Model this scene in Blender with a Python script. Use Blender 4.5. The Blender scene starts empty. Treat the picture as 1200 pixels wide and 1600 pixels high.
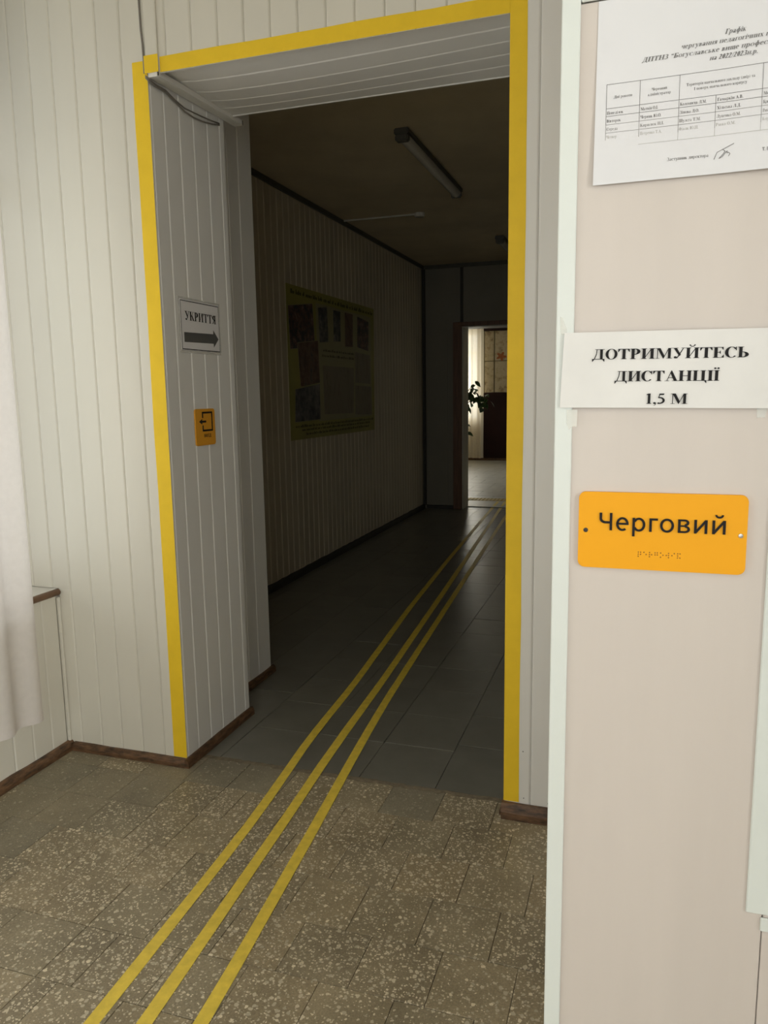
import bpy, bmesh, math, random
from mathutils import Vector, Matrix

random.seed(7)
SC = bpy.context.scene
COL = SC.collection

# ------------------------------------------------------------------ camera
CAM_F = 1198.88
cam_d = bpy.data.cameras.new('camera')
cam_d.sensor_fit = 'VERTICAL'
cam_d.sensor_height = 36.0
cam_d.lens = CAM_F / 1600.0 * 36.0
cam_d.clip_start = 0.02
cam = bpy.data.objects.new('camera', cam_d)
COL.objects.link(cam)
_r = Vector((0.94960103, 0.31306427, -0.01576833))
_u = Vector((-0.03285068, 0.14941898, 0.98822811))
_f = Vector((-0.311735, 0.93790444, -0.15217279))
cam.matrix_world = Matrix(((_r.x, _u.x, -_f.x, 1.6588), (_r.y, _u.y, -_f.y, -2.4664),
                           (_r.z, _u.z, -_f.z, 1.45), (0, 0, 0, 1)))
SC.camera = cam

# ------------------------------------------------------------------ world, daylight, exposure
SC.view_settings.view_transform = 'Standard'
SC.view_settings.look = 'None'
SC.view_settings.gamma = 1.0
SC.view_settings.use_curve_mapping = False
SC.view_settings.exposure = 0.0
SC.cycles.max_bounces = 10
SC.cycles.diffuse_bounces = 6
SC.cycles.transmission_bounces = 6
SC.cycles.transparent_max_bounces = 12
SC.cycles.sample_clamp_indirect = 4.0

wd = bpy.data.worlds.new('overcast_sky')
SC.world = wd
wd.use_nodes = True
wd.node_tree.nodes['Background'].inputs[0].default_value = (0.80, 0.88, 1.0, 1)
wd.node_tree.nodes['Background'].inputs[1].default_value = 0.6


def daylight(name, loc, rot, sx, sy, power, color=(1, 0.948, 0.905)):
    """daylight entering through one window: an area light just outside its panes"""
    l = bpy.data.lights.new(name, 'AREA')
    l.shape = 'RECTANGLE'
    l.size, l.size_y = sx, sy
    l.energy = power
    l.color = color
    o = bpy.data.objects.new(name, l)
    o.location = loc
    o.rotation_euler = rot
    COL.objects.link(o)
    return o


H90 = math.pi / 2
DOWN = math.radians(14)             # sky light falls into the rooms from above
daylight('daylight_left_window', (-1.05, -1.0, 1.62), (0, -H90, 0), 1.85, 1.8, 31)
daylight('daylight_second_window', (-1.10, -3.2, 1.75), (0, -H90 + DOWN, 0), 2.1, 1.6, 38)
daylight('daylight_rear_window', (1.6, -5.40, 1.70), (H90, 0, 0), 2.7, 2.1, 62)
daylight('daylight_right_window', (3.70, -3.5, 1.62), (0, H90 - DOWN, 0), 2.1, 2.1, 168)
daylight('daylight_far_window', (-2.35, 14.25, 1.75), (-H90, 0, 0), 1.5, 1.8, 85)
daylight('added_far_side_daylight', (-3.40, 10.6, 1.7), (0, -H90 + math.radians(12), 0), 1.8, 2.8, 62)  # added source, out of view, that brightens the far room floor

# ------------------------------------------------------------------ helpers
CUR = {}


def link(o, parent=None):
    COL.objects.link(o)
    if parent is not None:
        o.parent = parent
    return o


def mesh_obj(name, verts, faces, m, parent=None, smooth=False):
    me = bpy.data.meshes.new(name)
    me.from_pydata([tuple(v) for v in verts], [], faces)
    bm = bmesh.new()
    bm.from_mesh(me)
    bmesh.ops.recalc_face_normals(bm, faces=bm.faces)
    bm.to_mesh(me)
    bm.free()
    if m is not None:
        me.materials.append(m)
    if smooth:
        for p in me.polygons:
            p.use_smooth = True
    return link(bpy.data.objects.new(name, me), parent)


def bm_obj(name, bm, m, parent=None, smooth=False):
    me = bpy.data.meshes.new(name)
    bmesh.ops.recalc_face_normals(bm, faces=bm.faces)
    bm.to_mesh(me)
    bm.free()
    if m is not None:
        me.materials.append(m)
    if smooth:
        for p in me.polygons:
            p.use_smooth = True
    return link(bpy.data.objects.new(name, me), parent)


def copy_mesh(src, parent, loc, name=None):
    o = bpy.data.objects.new(name or src.name.split('.')[0], src.data)
    o.location = loc
    return link(o, parent)


def add_box(bm, lo, hi):
    vs = [bm.verts.new((x, y, z)) for x in (lo[0], hi[0]) for y in (lo[1], hi[1]) for z in (lo[2], hi[2])]
    for f in ((0, 1, 3, 2), (4, 6, 7, 5), (0, 4, 5, 1), (2, 3, 7, 6), (0, 2, 6, 4), (1, 5, 7, 3)):
        bm.faces.new([vs[i] for i in f])
    return vs


def boxes(name, lst, m, parent=None, bevel=0.0, seg=1):
    bm = bmesh.new()
    for lo, hi in lst:
        add_box(bm, lo, hi)
    if bevel:
        bmesh.ops.bevel(bm, geom=bm.edges[:], offset=bevel, segments=seg, affect='EDGES', profile=0.5)
    return bm_obj(name, bm, m, parent)


def extrude_poly(bm, pts, y0, y1):
    """pts in (x, z), made solid between y0 and y1"""
    a = [bm.verts.new((x, y0, z)) for x, z in pts]
    b = [bm.verts.new((x, y1, z)) for x, z in pts]
    n = len(pts)
    bm.faces.new(a)
    bm.faces.new(list(reversed(b)))
    for i in range(n):
        bm.faces.new((a[i], b[i], b[(i + 1) % n], a[(i + 1) % n]))


def round_rect(x0, x1, z0, z1, r, n=6):
    pts = []
    for cx, cz, a0 in ((x1 - r, z1 - r, 0), (x0 + r, z1 - r, 90), (x0 + r, z0 + r, 180), (x1 - r, z0 + r, 270)):
        for i in range(n + 1):
            a = math.radians(a0 + 90 * i / n)
            pts.append((cx + r * math.cos(a), cz + r * math.sin(a)))
    return pts


def add_tube(bm, pts, r, n=8, caps=True):
    pts = [Vector(p) for p in pts]
    rad = r if isinstance(r, (list, tuple)) else [r] * len(pts)
    rings = []
    for i, p in enumerate(pts):
        t = (pts[min(i + 1, len(pts) - 1)] - pts[max(i - 1, 0)]).normalized()
        a = t.orthogonal().normalized() if i == 0 else (rings_a - t * rings_a.dot(t)).normalized()
        rings_a = a
        b = t.cross(a)
        rings.append([bm.verts.new(p + (a * math.cos(2 * math.pi * k / n) + b * math.sin(2 * math.pi * k / n)) * rad[i]) for k in range(n)])
    for i in range(len(rings) - 1):
        for k in range(n):
            bm.faces.new((rings[i][k], rings[i][(k + 1) % n], rings[i + 1][(k + 1) % n], rings[i + 1][k]))
    if caps:
        bm.faces.new(list(reversed(rings[0])))
        bm.faces.new(rings[-1])


def add_lathe(bm, prof, c=(0, 0, 0), n=24):
    rings = []
    for r, z in prof:
        rings.append([bm.verts.new((c[0] + r * math.cos(2 * math.pi * k / n), c[1] + r * math.sin(2 * math.pi * k / n), c[2] + z)) for k in range(n)])
    for i in range(len(rings) - 1):
        for k in range(n):
            bm.faces.new((rings[i][k], rings[i][(k + 1) % n], rings[i + 1][(k + 1) % n], rings[i + 1][k]))
    bm.faces.new(list(reversed(rings[0])))
    bm.faces.new(rings[-1])


def tag(o, label, cat, group=None):
    o['label'] = label
    o['category'] = cat
    if group:
        o['group'] = group
    return o


def thing(name, label, cat, loc=(0, 0, 0), rot=(0, 0, 0), group=None):
    o = bpy.data.objects.new(name, None)
    o.empty_display_size = 0.1
    o.location = loc
    o.rotation_euler = rot
    COL.objects.link(o)
    return tag(o, label, cat, group)


def struct(o):
    o['kind'] = 'structure'
    return o


# ------------------------------------------------------------------ materials
def new_mat(name):
    m = bpy.data.materials.new(name)
    m.use_nodes = True
    nt = m.node_tree
    return m, nt, nt.nodes['Principled BSDF']


def node(nt, typ, **kw):
    n = nt.nodes.new(typ)
    for k, v in kw.items():
        if k in n.inputs.keys():
            n.inputs[k].default_value = v
        else:
            setattr(n, k, v)
    return n


def ramp(nt, fac, stops):
    r = nt.nodes.new('ShaderNodeValToRGB')
    e = r.color_ramp.elements
    while len(e) < len(stops):
        e.new(0.5)
    for i, (p, c) in enumerate(stops):
        e[i].position = p
        e[i].color = (*c, 1) if len(c) == 3 else c
    nt.links.new(fac, r.inputs[0])
    return r.outputs[0]


def mix_col(nt, fac, a, b, mode='MIX'):
    n = nt.nodes.new('ShaderNodeMix')
    n.data_type = 'RGBA'
    n.blend_type = mode
    for sock, v in ((n.inputs[0], fac), (n.inputs[6], a), (n.inputs[7], b)):
        if hasattr(v, 'links'):
            nt.links.new(v, sock)
        elif isinstance(v, (int, float)):
            sock.default_value = v
        else:
            sock.default_value = (*v, 1)
    return n.outputs[2]


def sheet_obj(name, grid, nx, ny, thick, m, parent):
    """a thin sheet from a grid of front points facing -y: front, back and rim with their own vertices"""
    vs = list(grid) + [(x, y + thick, z) for x, y, z in grid]
    k = (nx + 1) * (ny + 1)
    fs = []
    for j in range(ny):
        for i in range(nx):
            a = j * (nx + 1) + i
            fs.append((a, a + 1, a + nx + 2, a + nx + 1))
            fs.append((k + a, k + a + nx + 1, k + a + nx + 2, k + a + 1))
    rim = [i for i in range(nx + 1)] + [j * (nx + 1) + nx for j in range(1, ny + 1)] + [ny * (nx + 1) + i for i in range(nx - 1, -1, -1)] + [j * (nx + 1) for j in range(ny - 1, 0, -1)]
    b = len(vs)
    n = len(rim)
    vs += [vs[i] for i in rim] + [vs[k + i] for i in rim]
    for i in range(n):
        fs.append((b + i, b + n + i, b + n + (i + 1) % n, b + (i + 1) % n))
    return mesh_obj(name, vs, fs, m, parent, True)


def simple(name, col, rough=0.5, var=0.05, scale=6.0, bump=0.0, bump_scale=60.0, metal=0.0, rnd=0.0, stretch=(1, 1, 1), coat=0.0, spec=0.5):
    m, nt, p = new_mat(name)
    geo = node(nt, 'ShaderNodeNewGeometry')
    mp = node(nt, 'ShaderNodeMapping')
    mp.inputs['Scale'].default_value = stretch
    nt.links.new(geo.outputs['Position'], mp.inputs['Vector'])
    no = node(nt, 'ShaderNodeTexNoise', Scale=scale, Detail=5.0, Roughness=0.6)
    nt.links.new(mp.outputs[0], no.inputs['Vector'])
    lo = tuple(c * (1 - var) for c in col)
    hi = tuple(min(1, c * (1 + var)) for c in col)
    c = ramp(nt, no.outputs['Fac'], [(0.3, lo), (0.7, hi)])
    if rnd:
        oi = node(nt, 'ShaderNodeObjectInfo')
        k = ramp(nt, oi.outputs['Random'], [(0, (1 - rnd,) * 3), (1, (1, 1, 1))])
        c = mix_col(nt, 1.0, c, k, 'MULTIPLY')
    nt.links.new(c, p.inputs['Base Color'])
    p.inputs['Roughness'].default_value = rough
    p.inputs['Metallic'].default_value = metal
    p.inputs['Specular IOR Level'].default_value = spec
    if coat:
        p.inputs['Coat Weight'].default_value = coat
    if bump:
        nb = node(nt, 'ShaderNodeTexNoise', Scale=bump_scale, Detail=4.0)
        nt.links.new(mp.outputs[0], nb.inputs['Vector'])
        b = node(nt, 'ShaderNodeBump', Strength=bump, Distance=0.002)
        nt.links.new(nb.outputs['Fac'], b.inputs['Height'])
        nt.links.new(b.outputs[0], p.inputs['Normal'])
    return m


def terrazzo(name, base, chip, dens, rough=0.42):
    """concrete terrazzo: pale stone chips of two sizes in a cement ground"""
    m, nt, p = new_mat(name)
    geo = node(nt, 'ShaderNodeNewGeometry')
    oi = node(nt, 'ShaderNodeObjectInfo')
    off = node(nt, 'ShaderNodeVectorMath', operation='SCALE')
    nt.links.new(oi.outputs['Location'], off.inputs[0])
    off.inputs['Scale'].default_value = 3.7
    add = node(nt, 'ShaderNodeVectorMath', operation='ADD')
    nt.links.new(geo.outputs['Position'], add.inputs[0])
    nt.links.new(off.outputs[0], add.inputs[1])
    wob = node(nt, 'ShaderNodeTexNoise', Scale=90.0, Detail=2.0)
    nt.links.new(add.outputs[0], wob.inputs['Vector'])
    ws = node(nt, 'ShaderNodeVectorMath', operation='SCALE')
    ws.inputs['Scale'].default_value = 0.010
    nt.links.new(wob.outputs['Color'], ws.inputs[0])
    add2 = node(nt, 'ShaderNodeVectorMath', operation='ADD')
    nt.links.new(add.outputs[0], add2.inputs[0])
    nt.links.new(ws.outputs[0], add2.inputs[1])
    big = node(nt, 'ShaderNodeTexNoise', Scale=4.0, Detail=6.0, Roughness=0.65)
    nt.links.new(geo.outputs['Position'], big.inputs['Vector'])
    ground = ramp(nt, big.outputs['Fac'], [(0.3, tuple(c * 0.72 for c in base)), (0.7, tuple(c * 1.2 for c in base))])
    fine = node(nt, 'ShaderNodeTexNoise', Scale=220.0, Detail=3.0)
    nt.links.new(add.outputs[0], fine.inputs['Vector'])
    ground = mix_col(nt, 0.5, ground, ramp(nt, fine.outputs['Fac'], [(0.3, (0.55,) * 3), (0.7, (1.3,) * 3)]), 'MULTIPLY')
    k = ramp(nt, oi.outputs['Random'], [(0, (0.88, 0.89, 0.90)), (0.5, (1, 1, 1)), (1, (1.08, 1.05, 1.0))])
    c = mix_col(nt, 1.0, ground, k, 'MULTIPLY')
    for sc, rad, d in ((70.0, 0.44, dens), (130.0, 0.42, dens * 1.1)):
        v = node(nt, 'ShaderNodeTexVoronoi', Scale=sc, Randomness=1.0)
        nt.links.new(add2.outputs[0], v.inputs['Vector'])
        sep = node(nt, 'ShaderNodeSeparateColor')
        nt.links.new(v.outputs['Color'], sep.inputs[0])
        pick = node(nt, 'ShaderNodeMath', operation='LESS_THAN')
        nt.links.new(sep.outputs[0], pick.inputs[0])
        pick.inputs[1].default_value = d
        rr = node(nt, 'ShaderNodeMath', operation='MULTIPLY_ADD')
        nt.links.new(sep.outputs[1], rr.inputs[0])
        rr.inputs[1].default_value = rad * 0.6
        rr.inputs[2].default_value = rad * 0.45
        inside = node(nt, 'ShaderNodeMath', operation='LESS_THAN')
        nt.links.new(v.outputs['Distance'], inside.inputs[0])
        nt.links.new(rr.outputs[0], inside.inputs[1])
        both = node(nt, 'ShaderNodeMath', operation='MULTIPLY')
        nt.links.new(pick.outputs[0], both.inputs[0])
        nt.links.new(inside.outputs[0], both.inputs[1])
        cc = ramp(nt, sep.outputs[2], [(0, tuple(x * 0.55 for x in chip)), (0.5, tuple(x * 0.85 for x in chip)), (1, chip)])
        c = mix_col(nt, both.outputs[0], c, cc)
    nt.links.new(c, p.inputs['Base Color'])
    p.inputs['Roughness'].default_value = rough
    b = node(nt, 'ShaderNodeBump', Strength=0.25, Distance=0.001)
    nt.links.new(fine.outputs['Fac'], b.inputs['Height'])
    nt.links.new(b.outputs[0], p.inputs['Normal'])
    return m


def sheer(name, col, transl=0.5, transp=0.25):
    m, nt, p = new_mat(name)
    out = nt.nodes['Material Output']
    geo = node(nt, 'ShaderNodeNewGeometry')
    no = node(nt, 'ShaderNodeTexNoise', Scale=40.0, Detail=3.0)
    nt.links.new(geo.outputs['Position'], no.inputs['Vector'])
    c = ramp(nt, no.outputs['Fac'], [(0.3, tuple(x * 0.95 for x in col)), (0.7, col)])
    d = node(nt, 'ShaderNodeBsdfDiffuse')
    t = node(nt, 'ShaderNodeBsdfTranslucent')
    tr = node(nt, 'ShaderNodeBsdfTransparent')
    nt.links.new(c, d.inputs['Color'])
    nt.links.new(c, t.inputs['Color'])
    m1 = node(nt, 'ShaderNodeMixShader')
    m1.inputs[0].default_value = transl
    nt.links.new(d.outputs[0], m1.inputs[1])
    nt.links.new(t.outputs[0], m1.inputs[2])
    m2 = node(nt, 'ShaderNodeMixShader')
    m2.inputs[0].default_value = transp
    nt.links.new(m1.outputs[0], m2.inputs[1])
    nt.links.new(tr.outputs[0], m2.inputs[2])
    nt.links.new(m2.outputs[0], out.inputs['Surface'])
    return m


def thin_glass(name):
    m, nt, p = new_mat(name)
    out = nt.nodes['Material Output']
    tr = node(nt, 'ShaderNodeBsdfTransparent')
    gl = node(nt, 'ShaderNodeBsdfGlossy', Roughness=0.02)
    fr = node(nt, 'ShaderNodeFresnel', IOR=1.45)
    no = node(nt, 'ShaderNodeTexNoise', Scale=2.0)
    tint = ramp(nt, no.outputs['Fac'], [(0.2, (0.93, 0.96, 0.95)), (0.8, (0.97, 0.99, 0.98))])
    nt.links.new(tint, tr.inputs['Color'])
    mx = node(nt, 'ShaderNodeMixShader')
    nt.links.new(fr.outputs[0], mx.inputs[0])
    nt.links.new(tr.outputs[0], mx.inputs[1])
    nt.links.new(gl.outputs[0], mx.inputs[2])
    nt.links.new(mx.outputs[0], out.inputs['Surface'])
    return m


def tacky_film(name):
    """clear adhesive film: thin, glossy, see-through, a little milky"""
    m, nt, p = new_mat(name)
    no = node(nt, 'ShaderNodeTexNoise', Scale=120.0, Detail=3.0)
    c = ramp(nt, no.outputs['Fac'], [(0.3, (0.80, 0.79, 0.74)), (0.7, (0.9, 0.9, 0.86))])
    nt.links.new(c, p.inputs['Base Color'])
    p.inputs['Roughness'].default_value = 0.15
    p.inputs['Alpha'].default_value = 0.42
    return m


def print_mat(name, cols, scale=14.0, sx=1.0, sz=1.0, rough=0.4):
    """a printed picture seen from too far to read: blotches of its colours"""
    m, nt, p = new_mat(name)
    geo = node(nt, 'ShaderNodeNewGeometry')
    mp = node(nt, 'ShaderNodeMapping')
    mp.inputs['Scale'].default_value = (1, sx, sz)
    mp.inputs['Location'].default_value = (random.random() * 9, random.random() * 9, random.random() * 9)
    nt.links.new(geo.outputs['Position'], mp.inputs['Vector'])
    no = node(nt, 'ShaderNodeTexNoise', Scale=scale, Detail=4.0, Roughness=0.7)
    nt.links.new(mp.outputs[0], no.inputs['Vector'])
    n = len(cols)
    c = ramp(nt, no.outputs['Fac'], [(0.32 + 0.36 * i / (n - 1), cc) for i, cc in enumerate(cols)])
    nt.links.new(c, p.inputs['Base Color'])
    p.inputs['Roughness'].default_value = rough
    return m


M = {}
M['plank'] = simple('white_pvc_plank', (0.74, 0.715, 0.635), 0.38, 0.03, 2.5, rnd=0.05, stretch=(1, 1, 0.25))
M['plank_new'] = simple('whiter_pvc_plank', (0.79, 0.785, 0.76), 0.38, 0.03, 2.5, rnd=0.04, stretch=(1, 1, 0.25))
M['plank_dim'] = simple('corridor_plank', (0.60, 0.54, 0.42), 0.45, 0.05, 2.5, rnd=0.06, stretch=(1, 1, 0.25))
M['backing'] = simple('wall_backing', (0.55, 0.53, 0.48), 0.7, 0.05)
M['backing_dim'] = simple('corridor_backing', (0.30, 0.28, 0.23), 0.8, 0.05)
M['plaster'] = simple('painted_plaster', (0.70, 0.67, 0.60), 0.8, 0.04, 3.0, bump=0.1)
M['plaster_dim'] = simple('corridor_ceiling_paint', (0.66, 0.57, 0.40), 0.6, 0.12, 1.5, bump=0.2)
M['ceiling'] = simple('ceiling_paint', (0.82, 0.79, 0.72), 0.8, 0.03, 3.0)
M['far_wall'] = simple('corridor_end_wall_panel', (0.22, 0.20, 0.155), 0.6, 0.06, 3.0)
M['batten'] = simple('dark_batten', (0.035, 0.032, 0.025), 0.6, 0.15, 10)
M['grout'] = simple('dark_grout', (0.125, 0.104, 0.070), 0.9, 0.3, 20, bump=0.3)
M['mortar'] = simple('brown_mortar', (0.19, 0.155, 0.105), 0.9, 0.3, 40, bump=0.5)
M['crown'] = simple('dark_crown_strip', (0.10, 0.095, 0.075), 0.6, 0.15, 10)
M['terra_a'] = terrazzo('terrazzo_chips', (0.290, 0.240, 0.155), (0.76, 0.67, 0.49), 0.62)
M['terra_b'] = terrazzo('terrazzo_fine', (0.310, 0.260, 0.170), (0.76, 0.67, 0.49), 0.45)
M['terra_c'] = terrazzo('terrazzo_worn', (0.265, 0.232, 0.163), (0.50, 0.44, 0.32), 0.16, 0.55)
M['tile_grey'] = simple('grey_painted_tile', (0.178, 0.172, 0.145), 0.30, 0.10, 7, bump=0.12, bump_scale=30, rnd=0.12)
M['tile_far'] = simple('pale_far_floor', (0.46, 0.44, 0.38), 0.35, 0.14, 3.0, stretch=(2.5, 1, 1), rnd=0.12)
M['yellow'] = simple('yellow_marking_tape', (0.88, 0.60, 0.030), 0.45, 0.05, 9.0, spec=0.25)
M['yellow_floor'] = simple('yellow_floor_tape', (0.80, 0.60, 0.075), 0.5, 0.12, 30.0)
M['skirt'] = simple('brown_skirting', (0.110, 0.058, 0.028), 0.5, 0.75, 22, bump=0.6, bump_scale=50, stretch=(1, 1, 4))
M['skirt_top'] = simple('worn_brown_wood', (0.20, 0.105, 0.050), 0.45, 0.25, 18, bump=0.3)
M['sill_white'] = simple('white_sill', (0.72, 0.70, 0.65), 0.35, 0.03)
M['pvc'] = simple('white_trunking', (0.76, 0.75, 0.71), 0.35, 0.03)
M['cable'] = simple('grey_cable', (0.22, 0.20, 0.175), 0.5, 0.1)
M['panel'] = simple('pink_beige_laminate', (0.580, 0.520, 0.480), 0.42, 0.035, 3.0, stretch=(3.0, 3.0, 0.25))
M['post'] = simple('pale_green_white_profile', (0.66, 0.69, 0.665), 0.35, 0.02, 3.0)
M['paper'] = simple('white_paper', (0.685, 0.68, 0.705), 0.6, 0.015, 8.0)
M['paper_film'] = simple('laminated_paper', (0.66, 0.643, 0.625), 0.30, 0.03, 12.0, bump=0.25, bump_scale=14)
M['paper_grey'] = simple('laminated_sign_paper', (0.80, 0.79, 0.80), 0.3, 0.02)
M['film'] = tacky_film('clear_adhesive_film')
M['ink'] = simple('black_ink', (0.014, 0.013, 0.014), 0.6, 0.1, spec=0.15)
M['ink_mid'] = simple('faint_ink', (0.26, 0.25, 0.245), 0.6, 0.1)
M['ink_soft'] = simple('grey_ink', (0.13, 0.125, 0.125), 0.6, 0.1)
M['ink_pale'] = simple('fading_ink', (0.46, 0.45, 0.43), 0.6, 0.05)
M['arrow'] = simple('grey_arrow_ink', (0.105, 0.105, 0.10), 0.5, 0.05)
M['orange'] = simple('orange_acrylic', (0.83, 0.37, 0.010), 0.5, 0.02, 4, spec=0.2)
M['orange_edge'] = simple('orange_acrylic_small', (0.78, 0.36, 0.03), 0.3, 0.02, 4)
M['braille'] = simple('amber_braille', (0.24, 0.095, 0.010), 0.3, 0.05)
M['metal'] = simple('steel_screw', (0.55, 0.53, 0.50), 0.35, 0.1, metal=1.0)
M['hole'] = simple('dark_screw', (0.06, 0.055, 0.05), 0.5, 0.1, metal=0.6)
M['curtain'] = sheer('sheer_pinkish_curtain', (0.86, 0.82, 0.80), 0.36, 0.10)
M['curtain_far'] = sheer('sheer_cream_curtain', (0.90, 0.81, 0.64), 0.55, 0.22)
M['glass'] = thin_glass('window_glass')
M['frame'] = simple('white_window_frame', (0.75, 0.73, 0.68), 0.4, 0.03)
M['lamp_body'] = simple('grey_lamp_body', (0.10, 0.095, 0.08), 0.5, 0.1)
M['lamp_cover'] = simple('translucent_lamp_cover', (0.62, 0.60, 0.54), 0.25, 0.05)
M['door_brown'] = simple('brown_door_casing', (0.140, 0.064, 0.030), 0.45, 0.3, 12, stretch=(4, 4, 0.4))
M['door_white'] = simple('grey_white_door_reveal', (0.46, 0.44, 0.38), 0.4, 0.2, 5, stretch=(2, 2, 0.4))
M['maroon'] = simple('dark_maroon_board', (0.020, 0.006, 0.005), 0.6, 0.2, 6, spec=0.2)
M['paper_wall'] = print_mat('flowered_wall_panel', [(0.20, 0.13, 0.07), (0.44, 0.36, 0.22), (0.50, 0.42, 0.28), (0.36, 0.27, 0.15)], 7.0)
M['red_flower'] = simple('red_flower_print', (0.34, 0.10, 0.03), 0.6, 0.2, 20)
M['leaf'] = simple('dark_green_leaf', (0.045, 0.10, 0.025), 0.4, 0.3, 12, rnd=0.45)
M['stem'] = simple('green_brown_stem', (0.10, 0.08, 0.035), 0.6, 0.2)
M['pot'] = simple('terracotta_pot', (0.30, 0.13, 0.07), 0.7, 0.15)
M['soil'] = simple('potting_soil', (0.035, 0.025, 0.018), 0.95, 0.4, 40, bump=0.6)
M['poster'] = simple('yellow_green_poster', (0.34, 0.32, 0.07), 0.35, 0.15, 2.0)
M['poster_mid'] = simple('pale_poster_centre', (0.34, 0.32, 0.16), 0.35, 0.08, 2.0)
M['photo_dark'] = print_mat('dark_group_photo', [(0.012, 0.012, 0.018), (0.03, 0.028, 0.035), (0.16, 0.07, 0.05), (0.30, 0.27, 0.24)], 16)
M['photo_grey'] = print_mat('grey_printed_photo', [(0.02, 0.02, 0.022), (0.05, 0.05, 0.055), (0.14, 0.135, 0.12), (0.28, 0.27, 0.23)], 14)
M['photo_red'] = print_mat('reddish_printed_photo', [(0.03, 0.018, 0.015), (0.11, 0.04, 0.025), (0.18, 0.11, 0.07), (0.05, 0.04, 0.04)], 9)
M['photo_pale'] = print_mat('pale_printed_photo', [(0.15, 0.125, 0.08), (0.23, 0.20, 0.13), (0.26, 0.22, 0.15), (0.19, 0.14, 0.09)], 12, 1, 0.3)
M['photo_people'] = print_mat('blue_grey_group_photo', [(0.02, 0.02, 0.03), (0.06, 0.06, 0.075), (0.15, 0.145, 0.14), (0.24, 0.23, 0.22)], 9)
M['studs'] = simple('yellow_tactile_strip', (0.50, 0.36, 0.07), 0.5, 0.3, 30)

# ------------------------------------------------------------------ dimensions (metres)
W, H, CZ = 1.258, 2.557, 2.983      # doorway width and height, ceiling
SZ = 2.580                          # soffit planks, a little above the lower edge of the header
XL = -0.564                         # left wall of the hall
CX0, CX1 = -0.908, 1.49             # corridor walls
YF = 6.905                          # end wall of the corridor
T = 0.008                           # plank thickness
PY = -1.45                          # face of the duty booth partition

PLANKS = {}


def plank_mesh(w, L, m):
    """one wall plank: flat face towards -y, chamfered long edges that make the V joint"""
    key = (round(w, 4), round(L, 3), m.name)
    if key not in PLANKS:
        b, g = (0.0045, 0.0042) if m is not M['plank_dim'] else (0.0090, 0.0072)
        prof = [(0.0004, g), (b, 0.0005), (b + 0.002, 0), (w - b - 0.002, 0), (w - b, 0.0005), (w - 0.0004, g), (w - 0.0004, T), (0.0004, T)]
        n = len(prof)
        vs = [(x, y, 0) for x, y in prof] + [(x, y, L) for x, y in prof]
        fs = [tuple(range(n)), tuple(reversed(range(n, 2 * n)))] + [(i, (i + 1) % n, n + (i + 1) % n, n + i) for i in range(n)]
        me = bpy.data.meshes.new('plank')
        me.from_pydata(vs, [], fs)
        bm = bmesh.new()
        bm.from_mesh(me)
        bmesh.ops.recalc_face_normals(bm, faces=bm.faces)
        bm.to_mesh(me)
        bm.free()
        me.materials.append(m)
        PLANKS[key] = me
    return PLANKS[key]


def plank(parent, w, L, loc, rotz=0.0, m=None):
    o = bpy.data.objects.new('plank', plank_mesh(w, L, m or M['plank']))
    o.location = loc
    o.rotation_euler = (0, 0, rotz)
    return link(o, parent)


def planks_between(parent, cuts, place, L, rotz=0.0, m=None):
    """cuts: positions of the joints along the wall; place(c) gives the base point of the plank starting there"""
    for a, b in zip(cuts[:-1], cuts[1:]):
        plank(parent, b - a, L, place(a), rotz, m)


def skirting(name, p0, p1, nrm, h=0.034, d=0.021, m=None):
    """a wood skirting strip from p0 to p1 on the floor; nrm points into the room"""
    p0, p1 = Vector((*p0, 0)), Vector((*p1, 0))
    n = Vector((*nrm, 0))
    prof = [(0, 0), (d, 0), (d, h * 0.45), (d * 0.8, h * 0.75), (d * 0.45, h * 0.97), (0, h)]
    steps = max(2, int((p1 - p0).length / 0.08))
    rnd = random.Random(name)
    vs, fs = [], []
    for i in range(steps + 1):
        q = p0.lerp(p1, i / steps)
        k = 1 + rnd.uniform(-0.06, 0.06)
        for a, z in prof:
            vs.append(q + n * (a * k) + Vector((0, 0, z * (1 + rnd.uniform(-0.05, 0.05)))))
    c = len(prof)
    for i in range(steps):
        for j in range(c):
            fs.append((i * c + j, i * c + (j + 1) % c, (i + 1) * c + (j + 1) % c, (i + 1) * c + j))
    fs.append(tuple(range(c)))
    fs.append(tuple(reversed(range(steps * c, steps * c + c))))
    return struct(mesh_obj(name, vs, fs, m or M['skirt']))


# ------------------------------------------------------------------ floors
floor = struct(boxes('floor', [((-0.86, -5.2, -0.10), (3.4, 0.0975, -0.0105))], M['grout']))
floor_corridor = struct(boxes('floor_corridor', [((CX0 - 0.12, 0.098, -0.10), (CX1 + 0.12, YF + 0.305, -0.0105))], M['grout']))
floor_far = struct(boxes('floor_far', [((-3.2, YF + 0.306, -0.10), (4.3, 14.2, -0.0105))], M['grout']))
TILES = {}


def tile_mesh(w, d, m, h=0.010, ch=0.0010):
    key = (round(w, 3), round(d, 3), m.name)
    if key not in TILES:
        me = bpy.data.meshes.new('tile')
        vs = [(0, 0, -h), (w, 0, -h), (w, d, -h), (0, d, -h), (0, 0, -ch), (w, 0, -ch), (w, d, -ch), (0, d, -ch),
              (ch, ch, 0), (w - ch, ch, 0), (w - ch, d - ch, 0), (ch, d - ch, 0)]
        fs = [(0, 1, 5, 4), (1, 2, 6, 5), (2, 3, 7, 6), (3, 0, 4, 7), (4, 5, 9, 8), (5, 6, 10, 9), (6, 7, 11, 10), (7, 4, 8, 11), (8, 9, 10, 11), (3, 2, 1, 0)]
        me.from_pydata(vs, [], fs)
        me.materials.append(m)
        TILES[key] = me
    return TILES[key]


G = 0.0019
rt = random.Random(3)


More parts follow.
